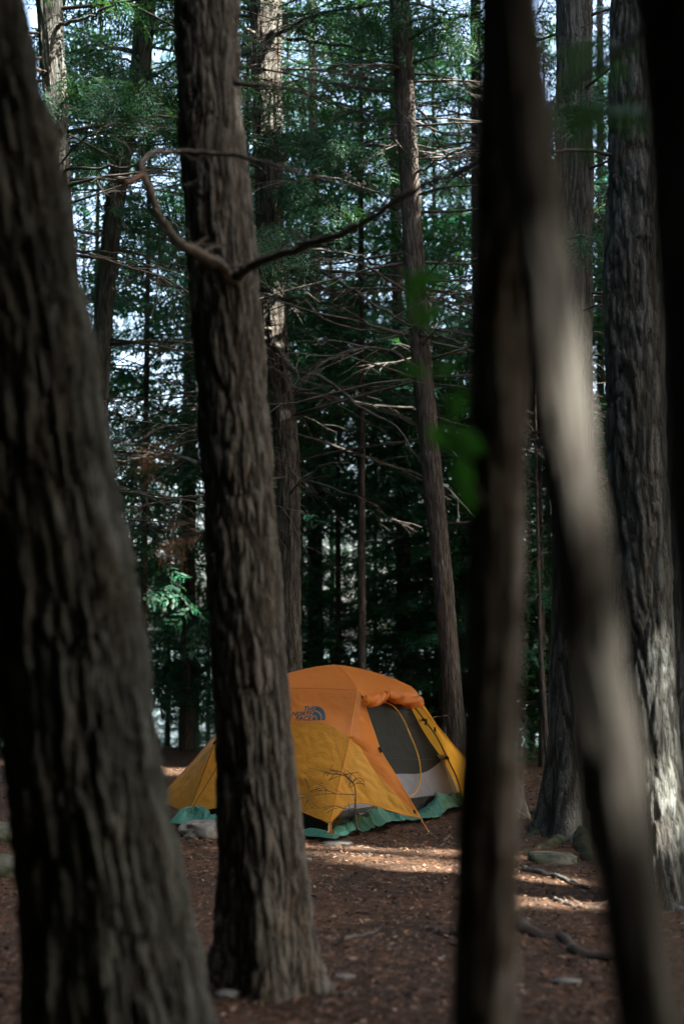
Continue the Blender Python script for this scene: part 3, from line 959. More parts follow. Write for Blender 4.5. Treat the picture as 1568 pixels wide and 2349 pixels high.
for pts, r0 in (([(250, 400, 13.3), (262, 440, 12.9), (272, 490, 12.7), (296, 530, 12.5)], .018),
                ([(225, 305, 13.2), (300, 305, 12.8), (370, 282, 12.5)], .013),
                ([(200, 180, 13.2), (208, 240, 13), (222, 320, 12.9)], .016),
                ([(365, 560, 12.8), (360, 640, 12.4), (350, 740, 12.2)], .01)):
    limb(t7, 'dead_branch', pts, r0, .006, M['dead_wood'], 14, 5, .01, rng)

# young hemlocks that close the background
CROWNS = []
def crown_kinds():
    """a few crowns, 10 m tall and 2.2 m in reach, standing at the origin"""
    for k in range(8):
        r_ = np.random.RandomState(300 + k)
        line = np.array([(0, 0, 0), (0, 0, 10.0)])
        dummy = tree_crown('crown', line, 0.0, 10.0, 2.2, 105 if k < 4 else 82, r_, None, M['twig'], M['needles_far'], .46 if k < 4 else .42, .11 if k < 4 else .14, SPRAY_FAR, .65, carve=False)
        CROWNS.append(dummy.data)
        bpy.data.objects.remove(dummy)
crown_kinds()
for k in range(3):
    dummy = tree_crown('crown', np.array([(0, 0, 0), (0, 0, 10.0)]), 0.0, 10.0, 2.2, 110, np.random.RandomState(400 + k), None, M['twig'], M['needles'], .8, .13, SPRAY_BROAD, .35, carve=False)
    CROWNS.append(dummy.data)
    bpy.data.objects.remove(dummy)

def young(seed, u, d, z0, z1, rad, label, trunk_r=.05, x=None, name='hemlock_tree', group='young hemlocks behind the tent', sparse=False):
    rng_ = np.random.RandomState(seed)
    if x is None:
        x = (u - 784) / FPX * d
    zg = float(gh(x, d))
    C = np.array([(x, d, zg - .1), (x, d, zg + z1 * .5), (x, d, zg + z1)])
    R = np.array([trunk_r, trunk_r * .7, .015])
    root = thing(name, (x, d, zg), label, 'tree', group)
    trunk_mesh('trunk', C, R, root, M['bark_far'], .2, 12, .003, 1.5, .2, seed)
    c = bpy.data.objects.new('crown', CROWNS[8 + rng_.randint(3) if sparse == 'shade' else rng_.randint(4) + (4 if sparse else 0)])
    COL.objects.link(c)
    c.parent = root
    c.location = (0, 0, z0)
    c.rotation_euler = (0, 0, rng_.uniform(0, 6.28))
    c.scale = (rad / 2.2, rad / 2.2, (z1 - z0) / 10.0)
    return root

YOUNG = [
    (330, 17.5, 2.2, 10.5, 2.0, 80, 'hemlock with dark needles just right of the thick dark trunk'),
    (420, 21.0, 2.6, 10, 2.1, 80, 'hemlock directly behind the left corner of the tent'),
    (560, 19.5, 1.0, 11, 2.0, 80, 'hemlock hidden mostly by the hooked limb tree'),
    (690, 23.5, 2.6, 12, 2.4, 90, 'hemlock behind the far sunlit thin trunk'),
    (775, 18.6, 2.9, 6.0, 1.6, 70, 'low dark hemlock right above the tent peak'),
    (860, 24.5, 3.4, 12.5, 2.3, 80, 'tall hemlock behind the middle of the tent'),
    (1010, 17.6, 1.0, 5.4, 1.9, 90, 'low dense hemlock behind the foot of the slender leaning trunk'),
    (1060, 22.5, 2.0, 12, 2.3, 80, 'bright green hemlock right of the slender leaning trunk'),
    (1160, 19.0, .7, 10, 2.1, 90, 'dark hemlock behind the slim upright blurred trunk'),
    (1240, 16.5, .6, 7.2, 1.6, 80, 'dark hemlock behind the thin bare sapling'),
    (1330, 21.0, .9, 11, 2.2, 80, 'hemlock behind the large shaded trunk with mossy roots'),
    (1450, 19.5, .9, 10.5, 2.1, 70, 'hemlock behind the deep ridged trunk'),
    (1560, 17.5, .8, 9, 2.0, 60, 'hemlock behind the shaggy trunk at the right edge'),
    (210, 18.5, .7, 11, 2.1, 80, 'hemlock behind the crooked leaning trunk'),
    (90, 17.0, 3.5, 10.5, 2.0, 60, 'hemlock in the top left corner behind the rough trunk'),
]
YOUNG += [
    (300, 20.0, .6, 4.6, 1.6, 0, 'low bushy hemlock left of the tent, near the dark far trunk'),
    (630, 20.5, .2, 6.0, 1.9, 0, 'low bushy hemlock at the foot of the rough brown trunk'),
    (915, 20.5, .2, 6.4, 1.8, 0, 'bushy hemlock right of the tent peak'),
    (975, 22.0, .2, 7.0, 2.3, 0, 'bushy hemlock just left of the slender leaning trunk'),
    (1085, 18.5, .2, 5.6, 2.0, 0, 'bushy hemlock left of the slim upright blurred trunk'),
    (1215, 20.0, .1, 6.5, 2.3, 0, 'bushy hemlock between the two blurred trunks'),
    (1390, 20.5, .2, 6.0, 2.2, 0, 'bushy hemlock behind the narrow far trunk'),
    (130, 21.0, .1, 5.0, 2.2, 0, 'low bushy hemlock hidden by the thick dark trunk'),
    (388, 22.5, .1, 3.4, 1.1, 0, 'small bush hemlock by the water left of the tent corner'),
    (455, 24.0, .1, 3.0, 1.2, 0, 'small bush hemlock by the water against the hooked limb tree'),
    (655, 21.5, 4.2, 12.5, 2.1, 0, 'tall hemlock behind the right side of the rough brown trunk'),
    (825, 21.8, 4.6, 12.5, 2.1, 0, 'tall hemlock left of the slender leaning trunk, high foliage'),
    (1000, 20.6, 4.2, 12.0, 2.0, 0, 'tall hemlock right behind the slender leaning trunk, high foliage'),
    (480, 25.5, 1.6, 13, 2.5, 80, 'hemlock at the lake shore left of the hooked limb tree'),
    (620, 26.2, .3, 14, 2.5, 80, 'hemlock at the lake shore behind the rough brown trunk'),
    (760, 26.0, 3.0, 14, 2.5, 80, 'hemlock at the lake shore above the tent peak'),
    (955, 26.4, .3, 14, 2.5, 80, 'hemlock at the lake shore behind the slender leaning trunk'),
    (1110, 26.0, .3, 13.5, 2.5, 80, 'hemlock at the lake shore behind the thin knotty trunk'),
    (1260, 25.0, .3, 13.5, 2.6, 80, 'hemlock at the lake shore in the gap between the blurred trunks'),
    (1400, 25.5, .3, 13, 2.5, 80, 'hemlock at the lake shore left of the deep ridged trunk'),
    (330, 24.5, 1.6, 13, 2.5, 80, 'hemlock at the lake shore right of the crooked leaning trunk'),
    (180, 24.0, .3, 13, 2.5, 80, 'hemlock at the lake shore left of the crooked leaning trunk'),
    (560, 16.6, 3.4, 9.5, 1.7, 60, 'hemlock bough mass between the hooked limb tree and the sky'),
    (830, 16.2, 4.2, 9.0, 1.6, 50, 'hemlock crown above the middle of the picture'),
]
for i, (u, d, z0, z1, rad, nb, lab) in enumerate(YOUNG):
    young(200 + i, u, d, z0, z1, rad * 1.08, lab, sparse=z1 > 9)

# the forest around, out of the picture, whose crowns shade the camp
AROUND = []
_r = np.random.RandomState(77)
for gx_ in np.arange(-13.5, 17, 3.1):
    for gy_ in np.arange(-11, 21, 3.1):
        x, y = gx_ + _r.uniform(-.9, .9), gy_ + _r.uniform(-.9, .9)
        if abs(x) < .27 * max(y, 0) + 1.9 and y > -2.5:
            continue                      # in view
        if 0 < x < 7.0 and y > 10.5:
            continue                      # left treeless so sky light comes in from the right
        if 0 < x < 7.4 and -1.5 < y < 9:
            continue                      # trees left out here so light reaches the near trunks
        if x * x + y * y < 4:
            continue
        AROUND.append((x, y))
for i, (x, y) in enumerate(AROUND):
    rng_ = np.random.RandomState(500 + i)
    H = rng_.uniform(13, 16.5)
    lab, grp = 'tall hemlock of the surrounding forest, outside the picture', 'forest around the camp'
    if x < 2 and (x < 0 or y < -6) or y < -8:
        young(500 + i, 0, y, .8, H, max(1.0, min(3.0, (abs(x) - .25 * max(y, 0) - .75) / 1.25)) if y > -3 else 2.6, lab, .2, x, group=grp, sparse='shade')
        continue
    H = rng_.uniform(17, 20.5)
    zg = float(gh(x, y))
    C = np.array([(x, y, zg - .1), (x + rng_.normal(0, .15), y + rng_.normal(0, .15), zg + H * .5), (x + rng_.normal(0, .3), y, zg + H)])
    root = thing('hemlock_tree', (x, y, zg), lab, 'tree', grp)
    _, path = trunk_mesh('trunk', C, np.array([.2, .15, .03]), root, M['bark_far'], .25, 16, .006, 1, .3, i)
    tree_crown('crown', path, zg + (.8 if x < 2 or y < -5.5 else 6.3), zg + H, 2.9, 72 if y < 8 else 84, rng_, root, M['twig'], M['needles'], 1.0, .17, SPRAY_BROAD, .4)

# ------------------------------------------------------------------ tent
def K(cx, cy, d):
    return P(344 + .512 * cx, 1462.5 + .512 * cy, d)

def xyz(x, y, h):
    return np.array((x, y, float(gh(x, y)) + h))

A0 = K(820, 122, 11.65)
H1, H2 = K(930, 235, 11.0), K(1172, 222, 12.0)
C1, C2 = K(805, 833, 10.55), K(176, 786, 11.2)
FR = K(1392, 735, 12.1)
CEN = (C2 + FR) / 2
def opp(p, z=None):
    q = np.array((2 * CEN[0] - p[0], 2 * CEN[1] - p[1], p[2] if z is None else z))
    return q
H3, H4 = opp(H1, H2[2]), opp(H2, H1[2])
BR = opp(C1)
S1 = K(1210, 808, 10.62)
S2 = xyz(1.34, 11.55, .1)
S3, S4 = opp(S1), opp(S2)
T1, T2 = K(955, 288, 10.93), K(1207, 296, 11.92)
T3, T4 = opp(T1), opp(T2)
Mid1 = K(893, 448, 10.72)

tent = thing('tent', (CEN[0], CEN[1], float(gh(CEN[0], CEN[1]))), 'orange and yellow dome tent with its door rolled up, pitched among the trunks', 'tent')

def loft(name, rows, mat, parent, n=40, m=24, wr=.004, sag=0.0, seed=0, smooth=True):
    """fabric stretched over a stack of guide lines"""
    R = np.array([spline(r, n) for r in rows])              # rows x n x 3
    k = len(rows)
    G = np.empty((m, n, 3))
    for j in range(n):
        G[:, j] = spline(R[:, j] + np.arange(k)[:, None] * 1e-7, m)
    du, dv = np.gradient(G, axis=1), np.gradient(G, axis=0)
    N = np.cross(du, dv)
    N /= np.linalg.norm(N, axis=2)[..., None] + 1e-9
    a, b = np.meshgrid(np.linspace(0, 1, n), np.linspace(0, 1, m))
    edge = (4 * a * (1 - a)) ** .5 * (4 * b * (1 - b)) ** .5
    w_ = wr * (fbm(G[..., 0] * 7 + seed, G[..., 1] * 7, G[..., 2] * 7, 4)) + wr * .8 * (1 - np.abs(perlin(G[..., 0] * 13 + G[..., 2] * 6, G[..., 1] * 13, G[..., 2] * 11 + seed)) * 5)
    G = G + N * (edge * (w_ - sag * edge))[..., None]
    i = np.arange(m * n).reshape(m, n)
    Fq = np.stack([i[:-1, :-1], i[:-1, 1:], i[1:, 1:], i[1:, :-1]], -1).reshape(-1, 4)
    return new_mesh(name, G.reshape(-1, 3), Fq, mat, parent, smooth)

def arch(a, b, h, n=9):
    """line from a to b bowed by vector h"""
    t_ = np.linspace(0, 1, n)[:, None]
    return a + (b - a) * t_ + np.asarray(h) * 4 * t_ * (1 - t_)

Zv = np.array((0, 0, 1.0))
UO, UY = M['fly_orange'], M['fly_yellow']
# roof: four panels meeting at the peak
def roof(a, b, sag, seed):
    ra, rb = arch(A0, a, Zv * .03), arch(A0, b, Zv * .03)
    rows = [[ra[i], (ra[i] + rb[i]) / 2 - Zv * sag * i / 8 * 0, rb[i]] for i in range(1, 9)]
    rows = [[A0 + (ra[1] - A0) * .02, A0, A0 + (rb[1] - A0) * .02]] + rows
    return loft('roof_panel', rows, UO, tent, 40, 26, .003, .012, seed)
roof(H4, H1, .02, 1)
roof(H1, H2, .02, 2)
roof(H2, H3, .02, 3)
roof(H3, H4, .02, 4)

# end wall facing the camera: orange above, yellow below
SE1, SE4 = K(821, 400, 10.78), H4 + (C2 - H4) * .4 + Zv * .0
SE4 = np.array((SE4[0], SE4[1], SE1[2]))
up_panel = loft('upper_wall', [[H4, (H4 + H1) / 2 + Zv * .008, H1], [SE4 + (H4 - SE4) * .5, (SE4 + SE1 + H4 + H1) / 4, (Mid1 + H1) / 2 + (K(870, 330, 10.85) - (Mid1 + H1) / 2) * .0],
                                [SE4, (SE4 + SE1) / 2, SE1, Mid1]], UO, tent, 60, 24, .003, .006, 5)
hemA, hemB, hemC, hemD = K(330, 760, 11.05), K(480, 755, 10.9), K(668, 778, 10.72), K(760, 815, 10.6)
loft('lower_wall', [[SE4, (SE4 + SE1) / 2, SE1, Mid1], [SE4 * .5 + C2 * .5 + np.array((0, 0, .0)), (SE4 + SE1) / 4 + (hemB + hemC) / 4 + np.array((.0, .05, 0)), SE1 * .5 + C1 * .5 + np.array((-.0, .0, 0)), Mid1 * .5 + C1 * .5],
                    [C2, hemA, hemB, hemC, hemD, C1 - np.array((.006, 0, 0)), C1]], UY, tent, 80, 50, .007, .01, 6)
# far end wall
loft('lower_wall', [[H2, H3], [(H2 + FR) / 2 + (.06, .1, .06), (H3 + BR) / 2 + (0, .1, .06)], [FR, (FR + BR) / 2 + Zv * .1, BR]], UY, tent, 30, 20, .006, .01, 7)

# porch wings beside the open door
sp_a = [Mid1, K(942, 492, 10.73), K(1000, 590, 10.7), K(1070, 675, 10.66), K(1140, 745, 10.64), S1]
edge1 = [T1, K(995, 400, 10.85), K(1035, 510, 10.78), K(1105, 625, 10.72), K(1160, 720, 10.66), S1]
loft('porch_wing', [[H1, (H1 + T1) / 2, T1], [H1 * .5 + Mid1 * .5, K(930, 360, 10.84), K(990, 385, 10.86)], [Mid1, K(965, 470, 10.74), K(1022, 480, 10.79)],
                    [sp_a[1], K(1000, 530, 10.735), K(1050, 535, 10.765)]], UO, tent, 24, 24, .004, .004, 8)
loft('porch_wing', [[sp_a[1], K(1000, 530, 10.735), K(1050, 535, 10.765)], [sp_a[2], K(1050, 605, 10.7), K(1105, 625, 10.72)], [sp_a[3], K(1105, 690, 10.67), K(1150, 703, 10.675)], [sp_a[4], K(1160, 750, 10.645), K(1180, 755, 10.645)], [S1 - (.004, 0, 0), S1, S1 + (.004, 0, 0)]], UO, tent, 20, 30, .005, .004, 9)
hem1 = [C1, K(838, 800, 10.57), K(885, 752, 10.6), K(935, 741, 10.62), K(1000, 752, 10.62), K(1070, 775, 10.62), K(1140, 795, 10.62), S1]
loft('porch_wing', [sp_a, [Mid1 * .5 + C1 * .5, K(905, 600, 10.66), K(975, 660, 10.65), K(1050, 720, 10.64), K(1120, 768, 10.63), S1], hem1], UY, tent, 60, 36, .008, .004, 10)

def wing(Ha, Hm, Ta, Cc, Ss, seed):
    """a porch wing: orange edge band over a yellow panel"""
    e = arch(Ta, Ss, Zv * -.03, 7)
    mid = Ha * .45 + Cc * .55 + Hm
    band = e + (mid - e[3]) * np.linspace(.3, .1, 7)[:, None]
    loft('porch_wing', [e, band], UO, tent, 30, 8, .004, 0, seed)
    pole = spline([Ha, mid, Cc], 7)
    loft('porch_wing', [band, (band + pole) / 2, pole], UY, tent, 40, 26, .006, .004, seed + 1)
    return e, pole
OUT = np.array((.06, -.03, .1))
e2, pole2 = wing(H2, np.array((.03, 0, .07)), T2, FR, S2, 11)
e4, pole4 = wing(H4, np.array((-.02, 0, .06)), T4, C2, S4, 13)
e3, pole3 = wing(H3, np.array((0, .03, .06)), T3, BR, S3, 15)
# door panel on the far side, closed
loft('door_panel', [[H3, H4], [T3, T4], [S3, S4]], UO, tent, 24, 20, .005, .01, 17)
# brow over the open door
loft('brow', [[H1, (H1 + H2) / 2 + Zv * .012, H2], [(H1 + T1) / 2 + (.02, -.02, 0), K(1060, 243, 11.4), (H2 + T2) / 2 + (.02, -.02, .01)],
              [T1, K(1000, 292, 11.05), K(1058, 262, 11.3), K(1120, 282, 11.55), K(1180, 300, 11.8), T2]], UO, tent, 50, 14, .007, .0, 18)

# rolled-up door: two lumpy rolls either side of the tie
def roll(pts, r, seed, n=30, na=18):
    pl = spline(pts, n)
    mb = MB()
    mb.tube(pl, r, na, True)
    V = np.concatenate(mb.V)
    c = V[:n * na].reshape(n, na, 3)
    ctr = c.mean(1, keepdims=True)
    k = 1 + .3 * perlin(c[..., 0] * 22 + seed, c[..., 1] * 14, c[..., 2] * 30) + .12 * np.sin(np.arange(na) * 3 * 2 * math.pi / na + np.arange(n)[:, None] * .5)
    prof = np.interp(np.linspace(0, 1, n), [0, .06, .8, 1], [.9, 1.05, 1, .55])[:, None, None]
    c = ctr + (c - ctr) * k[..., None] * prof
    return new_mesh('rolled_door', c.reshape(-1, 3), mb.F, UO, tent)
roll([K(968, 286, 10.9), K(1010, 282, 11.02), K(1052, 258, 11.2)], .043, 1)
roll([K(1205, 288, 11.82), K(1165, 288, 11.66), K(1115, 270, 11.5), K(1062, 254, 11.26)], .047, 5)
for c_, dr in ((K(966, 287, 10.885), .036), (K(1207, 284, 11.80), .036)):
    th = np.linspace(0, 4.4 * math.pi, 40)
    axis_ = H2 - H1
    axis_ /= np.linalg.norm(axis_)
    b_ = np.cross(axis_, Zv)
    b_ /= np.linalg.norm(b_)
    sp_ = np.array([c_ - axis_ * .01 + (b_ * math.cos(a) + Zv * math.sin(a)) * dr * (.25 + .75 * a / th[-1]) for a in th])
    mb = MB()
    mb.tube(sp_, .004, 5)
    mb.build('rolled_edge', M['piping'], tent)
mb = MB()
mb.tube(spline([K(1050, 246, 11.15), K(1058, 262, 11.14), K(1066, 248, 11.18), K(1052, 240, 11.2)], 12), .008, 6)
mb.build('door_tie', UO, tent)

# piping along the free edges
def cordline(name, pts, r, mat, n=40, parent=None):
    mb = MB()
    mb.tube(spline(pts, n), r, 5)
    return mb.build(name, mat, parent or tent)
cordline('piping', edge1, .004, M['piping'])
cordline('piping', hem1, .0045, M['piping'])
cordline('piping', [C2, hemA, hemB, hemC, hemD, C1], .0045, M['piping'])
cordline('piping', e2, .004, M['piping'])
cordline('piping', e4, .004, M['piping'])
cordline('seam', [H4, (H4 + H1) / 2 + Zv * .010, H1], .0022, UO)
cordline('seam', [H1, (H1 + Mid1) / 2 + (0, -.012, .0), Mid1, Mid1 * .5 + C1 * .5 + (0, -.006, 0), C1], .005, M['piping'])
cordline('seam', arch(A0, H1, Zv * .033), .003, UO)
cordline('seam', arch(A0, H2, Zv * .033), .003, UO)

# inner tent seen through the door
IW = dict(t=[K(945, 262, 11.1), K(1050, 262, 11.5), K(1152, 285, 11.98)],
          m=[K(900, 640, 10.95), K(1010, 625, 11.3), K(1100, 613, 11.5), K(1240, 600, 11.85), K(1312, 548, 12.05)],
          g=[K(850, 778, 10.85), K(965, 762, 11.1), K(1165, 722, 11.6), K(1290, 707, 11.9), K(1392, 708, 12.12)],
          b=[xyz(-.02, 10.78, .02), xyz(.5, 11.5, .02), xyz(1.02, 12.2, .02)])
up1 = [K(915, 450, 11.02), K(1090, 450, 11.6), K(1236, 440, 12.03)]
loft('mesh_wall', [IW['t'], up1, IW['m']], M['mesh'], tent, 40, 30, .003, .0, 20)
loft('inner_wall', [IW['m'], IW['g']], M['grey_fabric'], tent, 50, 14, .006, .0, 21)
loft('floor_tub', [IW['g'], IW['b']], M['tub'], tent, 40, 10, .008, .0, 22)
C1i, C2i, FRi, BRi = [np.array((p[0] + (CEN[0] - p[0]) * .09, p[1] + (CEN[1] - p[1]) * .09, 0)) for p in (C1, C2, FR, BR)]
def wall_strip(p, q, h0, h1, name, mat, inset=0):
    a_, b_ = xyz(p[0], p[1], h0), xyz(q[0], q[1], h0)
    k_ = (CEN[:2] - (p[:2] + q[:2]) / 2) * inset
    c_, d_ = xyz(p[0] + k_[0], p[1] + k_[1], h1), xyz(q[0] + k_[0], q[1] + k_[1], h1)
    loft(name, [[c_, d_], [a_, b_]], mat, tent, 30, 8, .005, 0, 23)
for p, q in ((C2i, C1i), (FRi, BRi), (BRi, C2i)):
    wall_strip(p, q, .02, .2, 'floor_tub', M['tub'])
    wall_strip(p, q, .2, .46, 'inner_wall', M['grey_fabric'], .1)
loft('mesh_wall', [[H4, H3], [(H4 + C2i) / 2 + Zv * .25, (H3 + BRi) / 2 + Zv * .25], [xyz(*C2i[:2], .4), xyz(*BRi[:2], .4)]], M['mesh'], tent, 20, 16, .003, 0, 24)
# door zip
cordline('door_zip', [K(1040, 286, 11.42), K(1085, 305, 11.48), K(1130, 362, 11.56), K(1165, 440, 11.62), K(1190, 500, 11.64), K(1208, 570, 11.66), K(1211, 625, 11.66), K(1200, 678, 11.62), K(1165, 720, 11.52)], .006, M['zip'], 50)
cordline('seam', [K(1065, 545, 11.42), K(1180, 547, 11.7), K(1305, 545, 12.03)], .003, M['black_plastic'])
# pole of the far side with its clips
pl2 = [K(1178, 305, 11.97), K(1230, 372, 11.93), K(1280, 440, 11.93), K(1330, 540, 11.95), K(1372, 625, 12.0), K(1395, 700, 12.03)]
cordline('tent_pole', pl2, .006, M['pole'])
def clip(c, sx, sz, an):
    mb = MB()
    x = np.array((math.cos(an), 0, math.sin(an)))
    z = np.array((-math.sin(an), 0, math.cos(an)))
    y = np.array((0, 1.0, 0))
    mb.box(c, x * sx, y * .006, z * sz)
    mb.box(c + x * sx * .9 - z * sz * .8, x * sx * .35, y * .005, z * sz * .7)
    o = mb.build('pole_clip', M['black_plastic'], tent, False)
clip(K(1228, 370, 11.9), .022, .012, -.3)
clip(K(1234, 382, 11.89), .008, .018, -.3)
clip(K(1275, 412, 11.86), .008, .018, -.1)
clip(K(1328, 539, 11.92), .014, .012, .3)
def strap(name, a, b, wdt, mat):
    a, b = np.asarray(a), np.asarray(b)
    d_ = (b - a) / 2
    s_ = np.cross(d_, (0, 1.0, 0))
    s_ /= np.linalg.norm(s_)
    mb = MB()
    mb.box((a + b) / 2, d_, s_ * wdt, np.array((0, .0025, 0)))
    return mb.build(name, mat, tent, False)
strap('strap', K(1304, 549, 12.03), K(1326, 541, 11.95), .012, UO)
strap('strap', K(1205, 375, 12.0), K(1226, 368, 11.93), .01, UO)
# black pull tabs and the small loops
strap('pull_tab', K(1025, 492, 10.765), K(1035, 516, 10.755), .010, M['black_plastic'])
strap('pull_tab', K(1180, 773, 10.615), K(1188, 790, 10.61), .008, M['black_plastic'])
strap('pull_tab', K(284, 478, 11.0), K(298, 462, 11.0), .008, M['black_plastic'])
strap('strap', K(893, 449, 10.70), K(912, 448, 10.70), .007, UO)
strap('strap', K(945, 290, 10.9), K(955, 305, 10.9), .006, UO)
# guy cords
cordline('guy_cord', [SE1, K(845, 520, 10.62), K(868, 590, 10.55), K(895, 660, 10.5), K(925, 760, 10.46), K(945, 815, 10.44)], .0018, M['cord'])
cordline('guy_cord', [K(305, 565, 11.03), K(285, 605, 11.05), K(250, 665, 11.08), K(210, 730, 11.12), K(178, 785, 11.15)], .003, M['cord'])
cordline('guy_cord', [K(1240, 362, 11.95), K(1290, 355, 12.3), K(1330, 350, 12.6)], .0018, M['cord'])
# webbing at the corners and the pegs that hold it
strap('peg_loop', C2 - (0, .005, 0), K(155, 828, 11.15), .014, M['stake'])
strap('peg_loop', C1 - (.005, .01, 0), K(800, 884, 10.5), .006, M['stake'])
strap('peg_loop', C1 + (.01, -.01, 0), K(812, 880, 10.5), .005, UO)
strap('peg_loop', S1, K(1250, 874, 10.5), .004, M['stake'])
strap('peg_loop', S1 + (.004, -.01, 0), K(1243, 862, 10.49), .003, UO)
strap('peg_loop', S2, xyz(1.5, 11.4, 0), .005, M['stake'])
strap('peg_loop', S4, xyz(S4[0] - .15, S4[1] + .05, 0), .005, M['stake'])
th = np.linspace(0, 2 * math.pi, 14)
mb = MB()
c_ = K(815, 876, 10.48)
mb.tube(np.array([c_ + np.array((math.cos(a) * .012, 0, math.sin(a) * .022)) for a in th]), .005, 5, False)
mb.build('peg_loop', UO, tent)

# printed marks
dg = bpy.context.evaluated_depsgraph_get()
def bvh_of(o):
    me = o.data
    off = np.zeros(3)
    V = [tuple(v.co) for v in me.vertices]
    return BVHTree.FromPolygons(V, [tuple(p.vertices) for p in me.polygons])

def text_mesh(s, shear=.22, bold=.028):
    cu = bpy.data.curves.new('t', 'FONT')
    cu.body = s
    cu.shear = shear
    cu.offset = bold
    cu.resolution_u = 3
    ob = bpy.data.objects.new('t', cu)
    COL.objects.link(ob)
    bpy.context.view_layer.update()
    me = bpy.data.meshes.new_from_object(ob.evaluated_get(bpy.context.evaluated_depsgraph_get()))
    V = np.array([tuple(v.co) for v in me.vertices])[:, :2]
    Fm = [tuple(p.vertices) for p in me.polygons]
    bpy.data.objects.remove(ob)
    bpy.data.curves.remove(cu)
    bpy.data.meshes.remove(me)
    V = (V - V.min(0)) / (V.max(0) - V.min(0))
    return V, Fm

def dome(nseg=14):
    """three nested quarter arches in the unit square"""
    V, Fm = [], []
    for r0, r1, x0 in ((.72, 1.0, 0), (.36, .64, 0), (0.0, .28, 0)):
        b = len(V)
        for i in range(nseg + 1):
            a = math.pi / 2 * i / nseg
            V += [(r0 * math.cos(a), r0 * math.sin(a)), (r1 * math.cos(a), r1 * math.sin(a))]
        Fm += [(b + 2 * i, b + 2 * i + 1, b + 2 * i + 3, b + 2 * i + 2) for i in range(nseg)]
    return np.array(V), Fm

def print_on(name, tree, VF, x0, x1, y0, y1, sl, mat, off=.004, rot=0):
    V, Fm = VF
    out = []
    for (a, b) in V:
        cx = x0 + (x1 - x0) * a + sl * b
        cy = y1 + (y0 - y1) * b + rot * a
        rr = ray(344 + .512 * cx, 1462.5 + .512 * cy)
        hit, nrm, _, _ = tree.ray_cast(Vector(CP), Vector(rr).normalized())
        if hit is None:
            hit = Vector(K(cx, cy, 10.75))
        else:
            hit = hit - Vector(rr).normalized() * off
        out.append(tuple(hit))
    return new_mesh(name, out, Fm, mat, tent, False)
bt = bvh_of(up_panel)
print_on('lettering', bt, text_mesh('THE'), 690, 741, 309, 331, 0, M['logo'])
print_on('lettering', bt, text_mesh('NORTH'), 634, 736, 332, 352, 0, M['logo'])
print_on('lettering', bt, text_mesh('FACE'), 652, 725, 353, 373, 0, M['logo'])
print_on('emblem', bt, dome(), 726, 783, 309, 371, 16, M['logo'])
tubs = [o for o in tent.children if o.name.startswith('floor_tub')]
bt2 = bvh_of(tubs[0])
print_on('lettering', bt2, text_mesh('THE', .1), 935, 952, 787, 797, 0, M['white_print'], .02)
print_on('lettering', bt2, text_mesh('NORTH', .1), 929, 957, 797, 806, 0, M['white_print'], .02)
print_on('lettering', bt2, text_mesh('FACE', .1), 934, 954, 807, 816, 0, M['white_print'], .02)
print_on('emblem', bt2, dome(), 955, 969, 785, 817, 0, M['white_print'], .02)

# ------------------------------------------------------------------ green groundsheet bunched up round the tent
def tarp():
    n = 150
    a, b = np.meshgrid(np.linspace(0, 1, n), np.linspace(0, 1, n))
    c1 = xyz(-.06, 10.40, 0)[:2]
    c2 = xyz(-1.38, 11.16, 0)[:2]
    fr = np.array((1.2, 12.15))
    br = c2 + fr - c1
    XY = (1 - a)[..., None] * (1 - b)[..., None] * c1 + a[..., None] * (1 - b)[..., None] * fr + a[..., None] * b[..., None] * br + (1 - a)[..., None] * b[..., None] * c2
    x, y = XY[..., 0], XY[..., 1]
    e = np.minimum(np.minimum(a, 1 - a) * 2.0, np.minimum(b, 1 - b) * 1.4)      # metres from the edge
    wob = perlin(x * 2.3, y * 2.3, 2.2)
    k = np.exp(-((e - .1) / .09) ** 2)
    rid = 1 - np.abs(perlin(x * 3.1 + wob * 2, y * 3.1, .3)) * 2.4
    rid2 = 1 - np.abs(perlin(x * 8 + 2 * rid, y * 8 + wob * 3, 5.3)) * 2.4
    left = np.clip((-.5 - x) / .4, 0, 1)
    h = (.10 + .05 * left) * k * np.clip(.2 + .75 * rid + .25 * rid2, 0, 1.4) * np.clip(.9 + 1.3 * perlin(x * 1.4, y * 1.4, 9.2), .25, 1.5)
    z = gh(x, y) + .012 + h + .006 * rid2
    out = .16 * wob * np.clip(1 - e / .3, 0, 1)
    d_ = np.stack([x - CEN[0], y - CEN[1]], -1)
    d_ /= np.linalg.norm(d_, axis=-1)[..., None]
    x = x + d_[..., 0] * out + .05 * perlin(x * 5, y * 5, z * 12) * k
    y = y + d_[..., 1] * out + .05 * perlin(x * 5 + 5, y * 5, z * 12) * k
    i = np.arange(n * n).reshape(n, n)
    Fq = np.stack([i[:-1, :-1], i[:-1, 1:], i[1:, 1:], i[1:, :-1]], -1).reshape(-1, 4)
    Ft = np.concatenate([Fq[:, [0, 1, 2]], Fq[:, [0, 2, 3]]])
    o = new_mesh('groundsheet', np.stack([x, y, z], -1).reshape(-1, 3), Ft, M['tarp'], None, False)
    tag(o, 'crumpled green plastic groundsheet spread under the tent', 'tarp')
tarp()

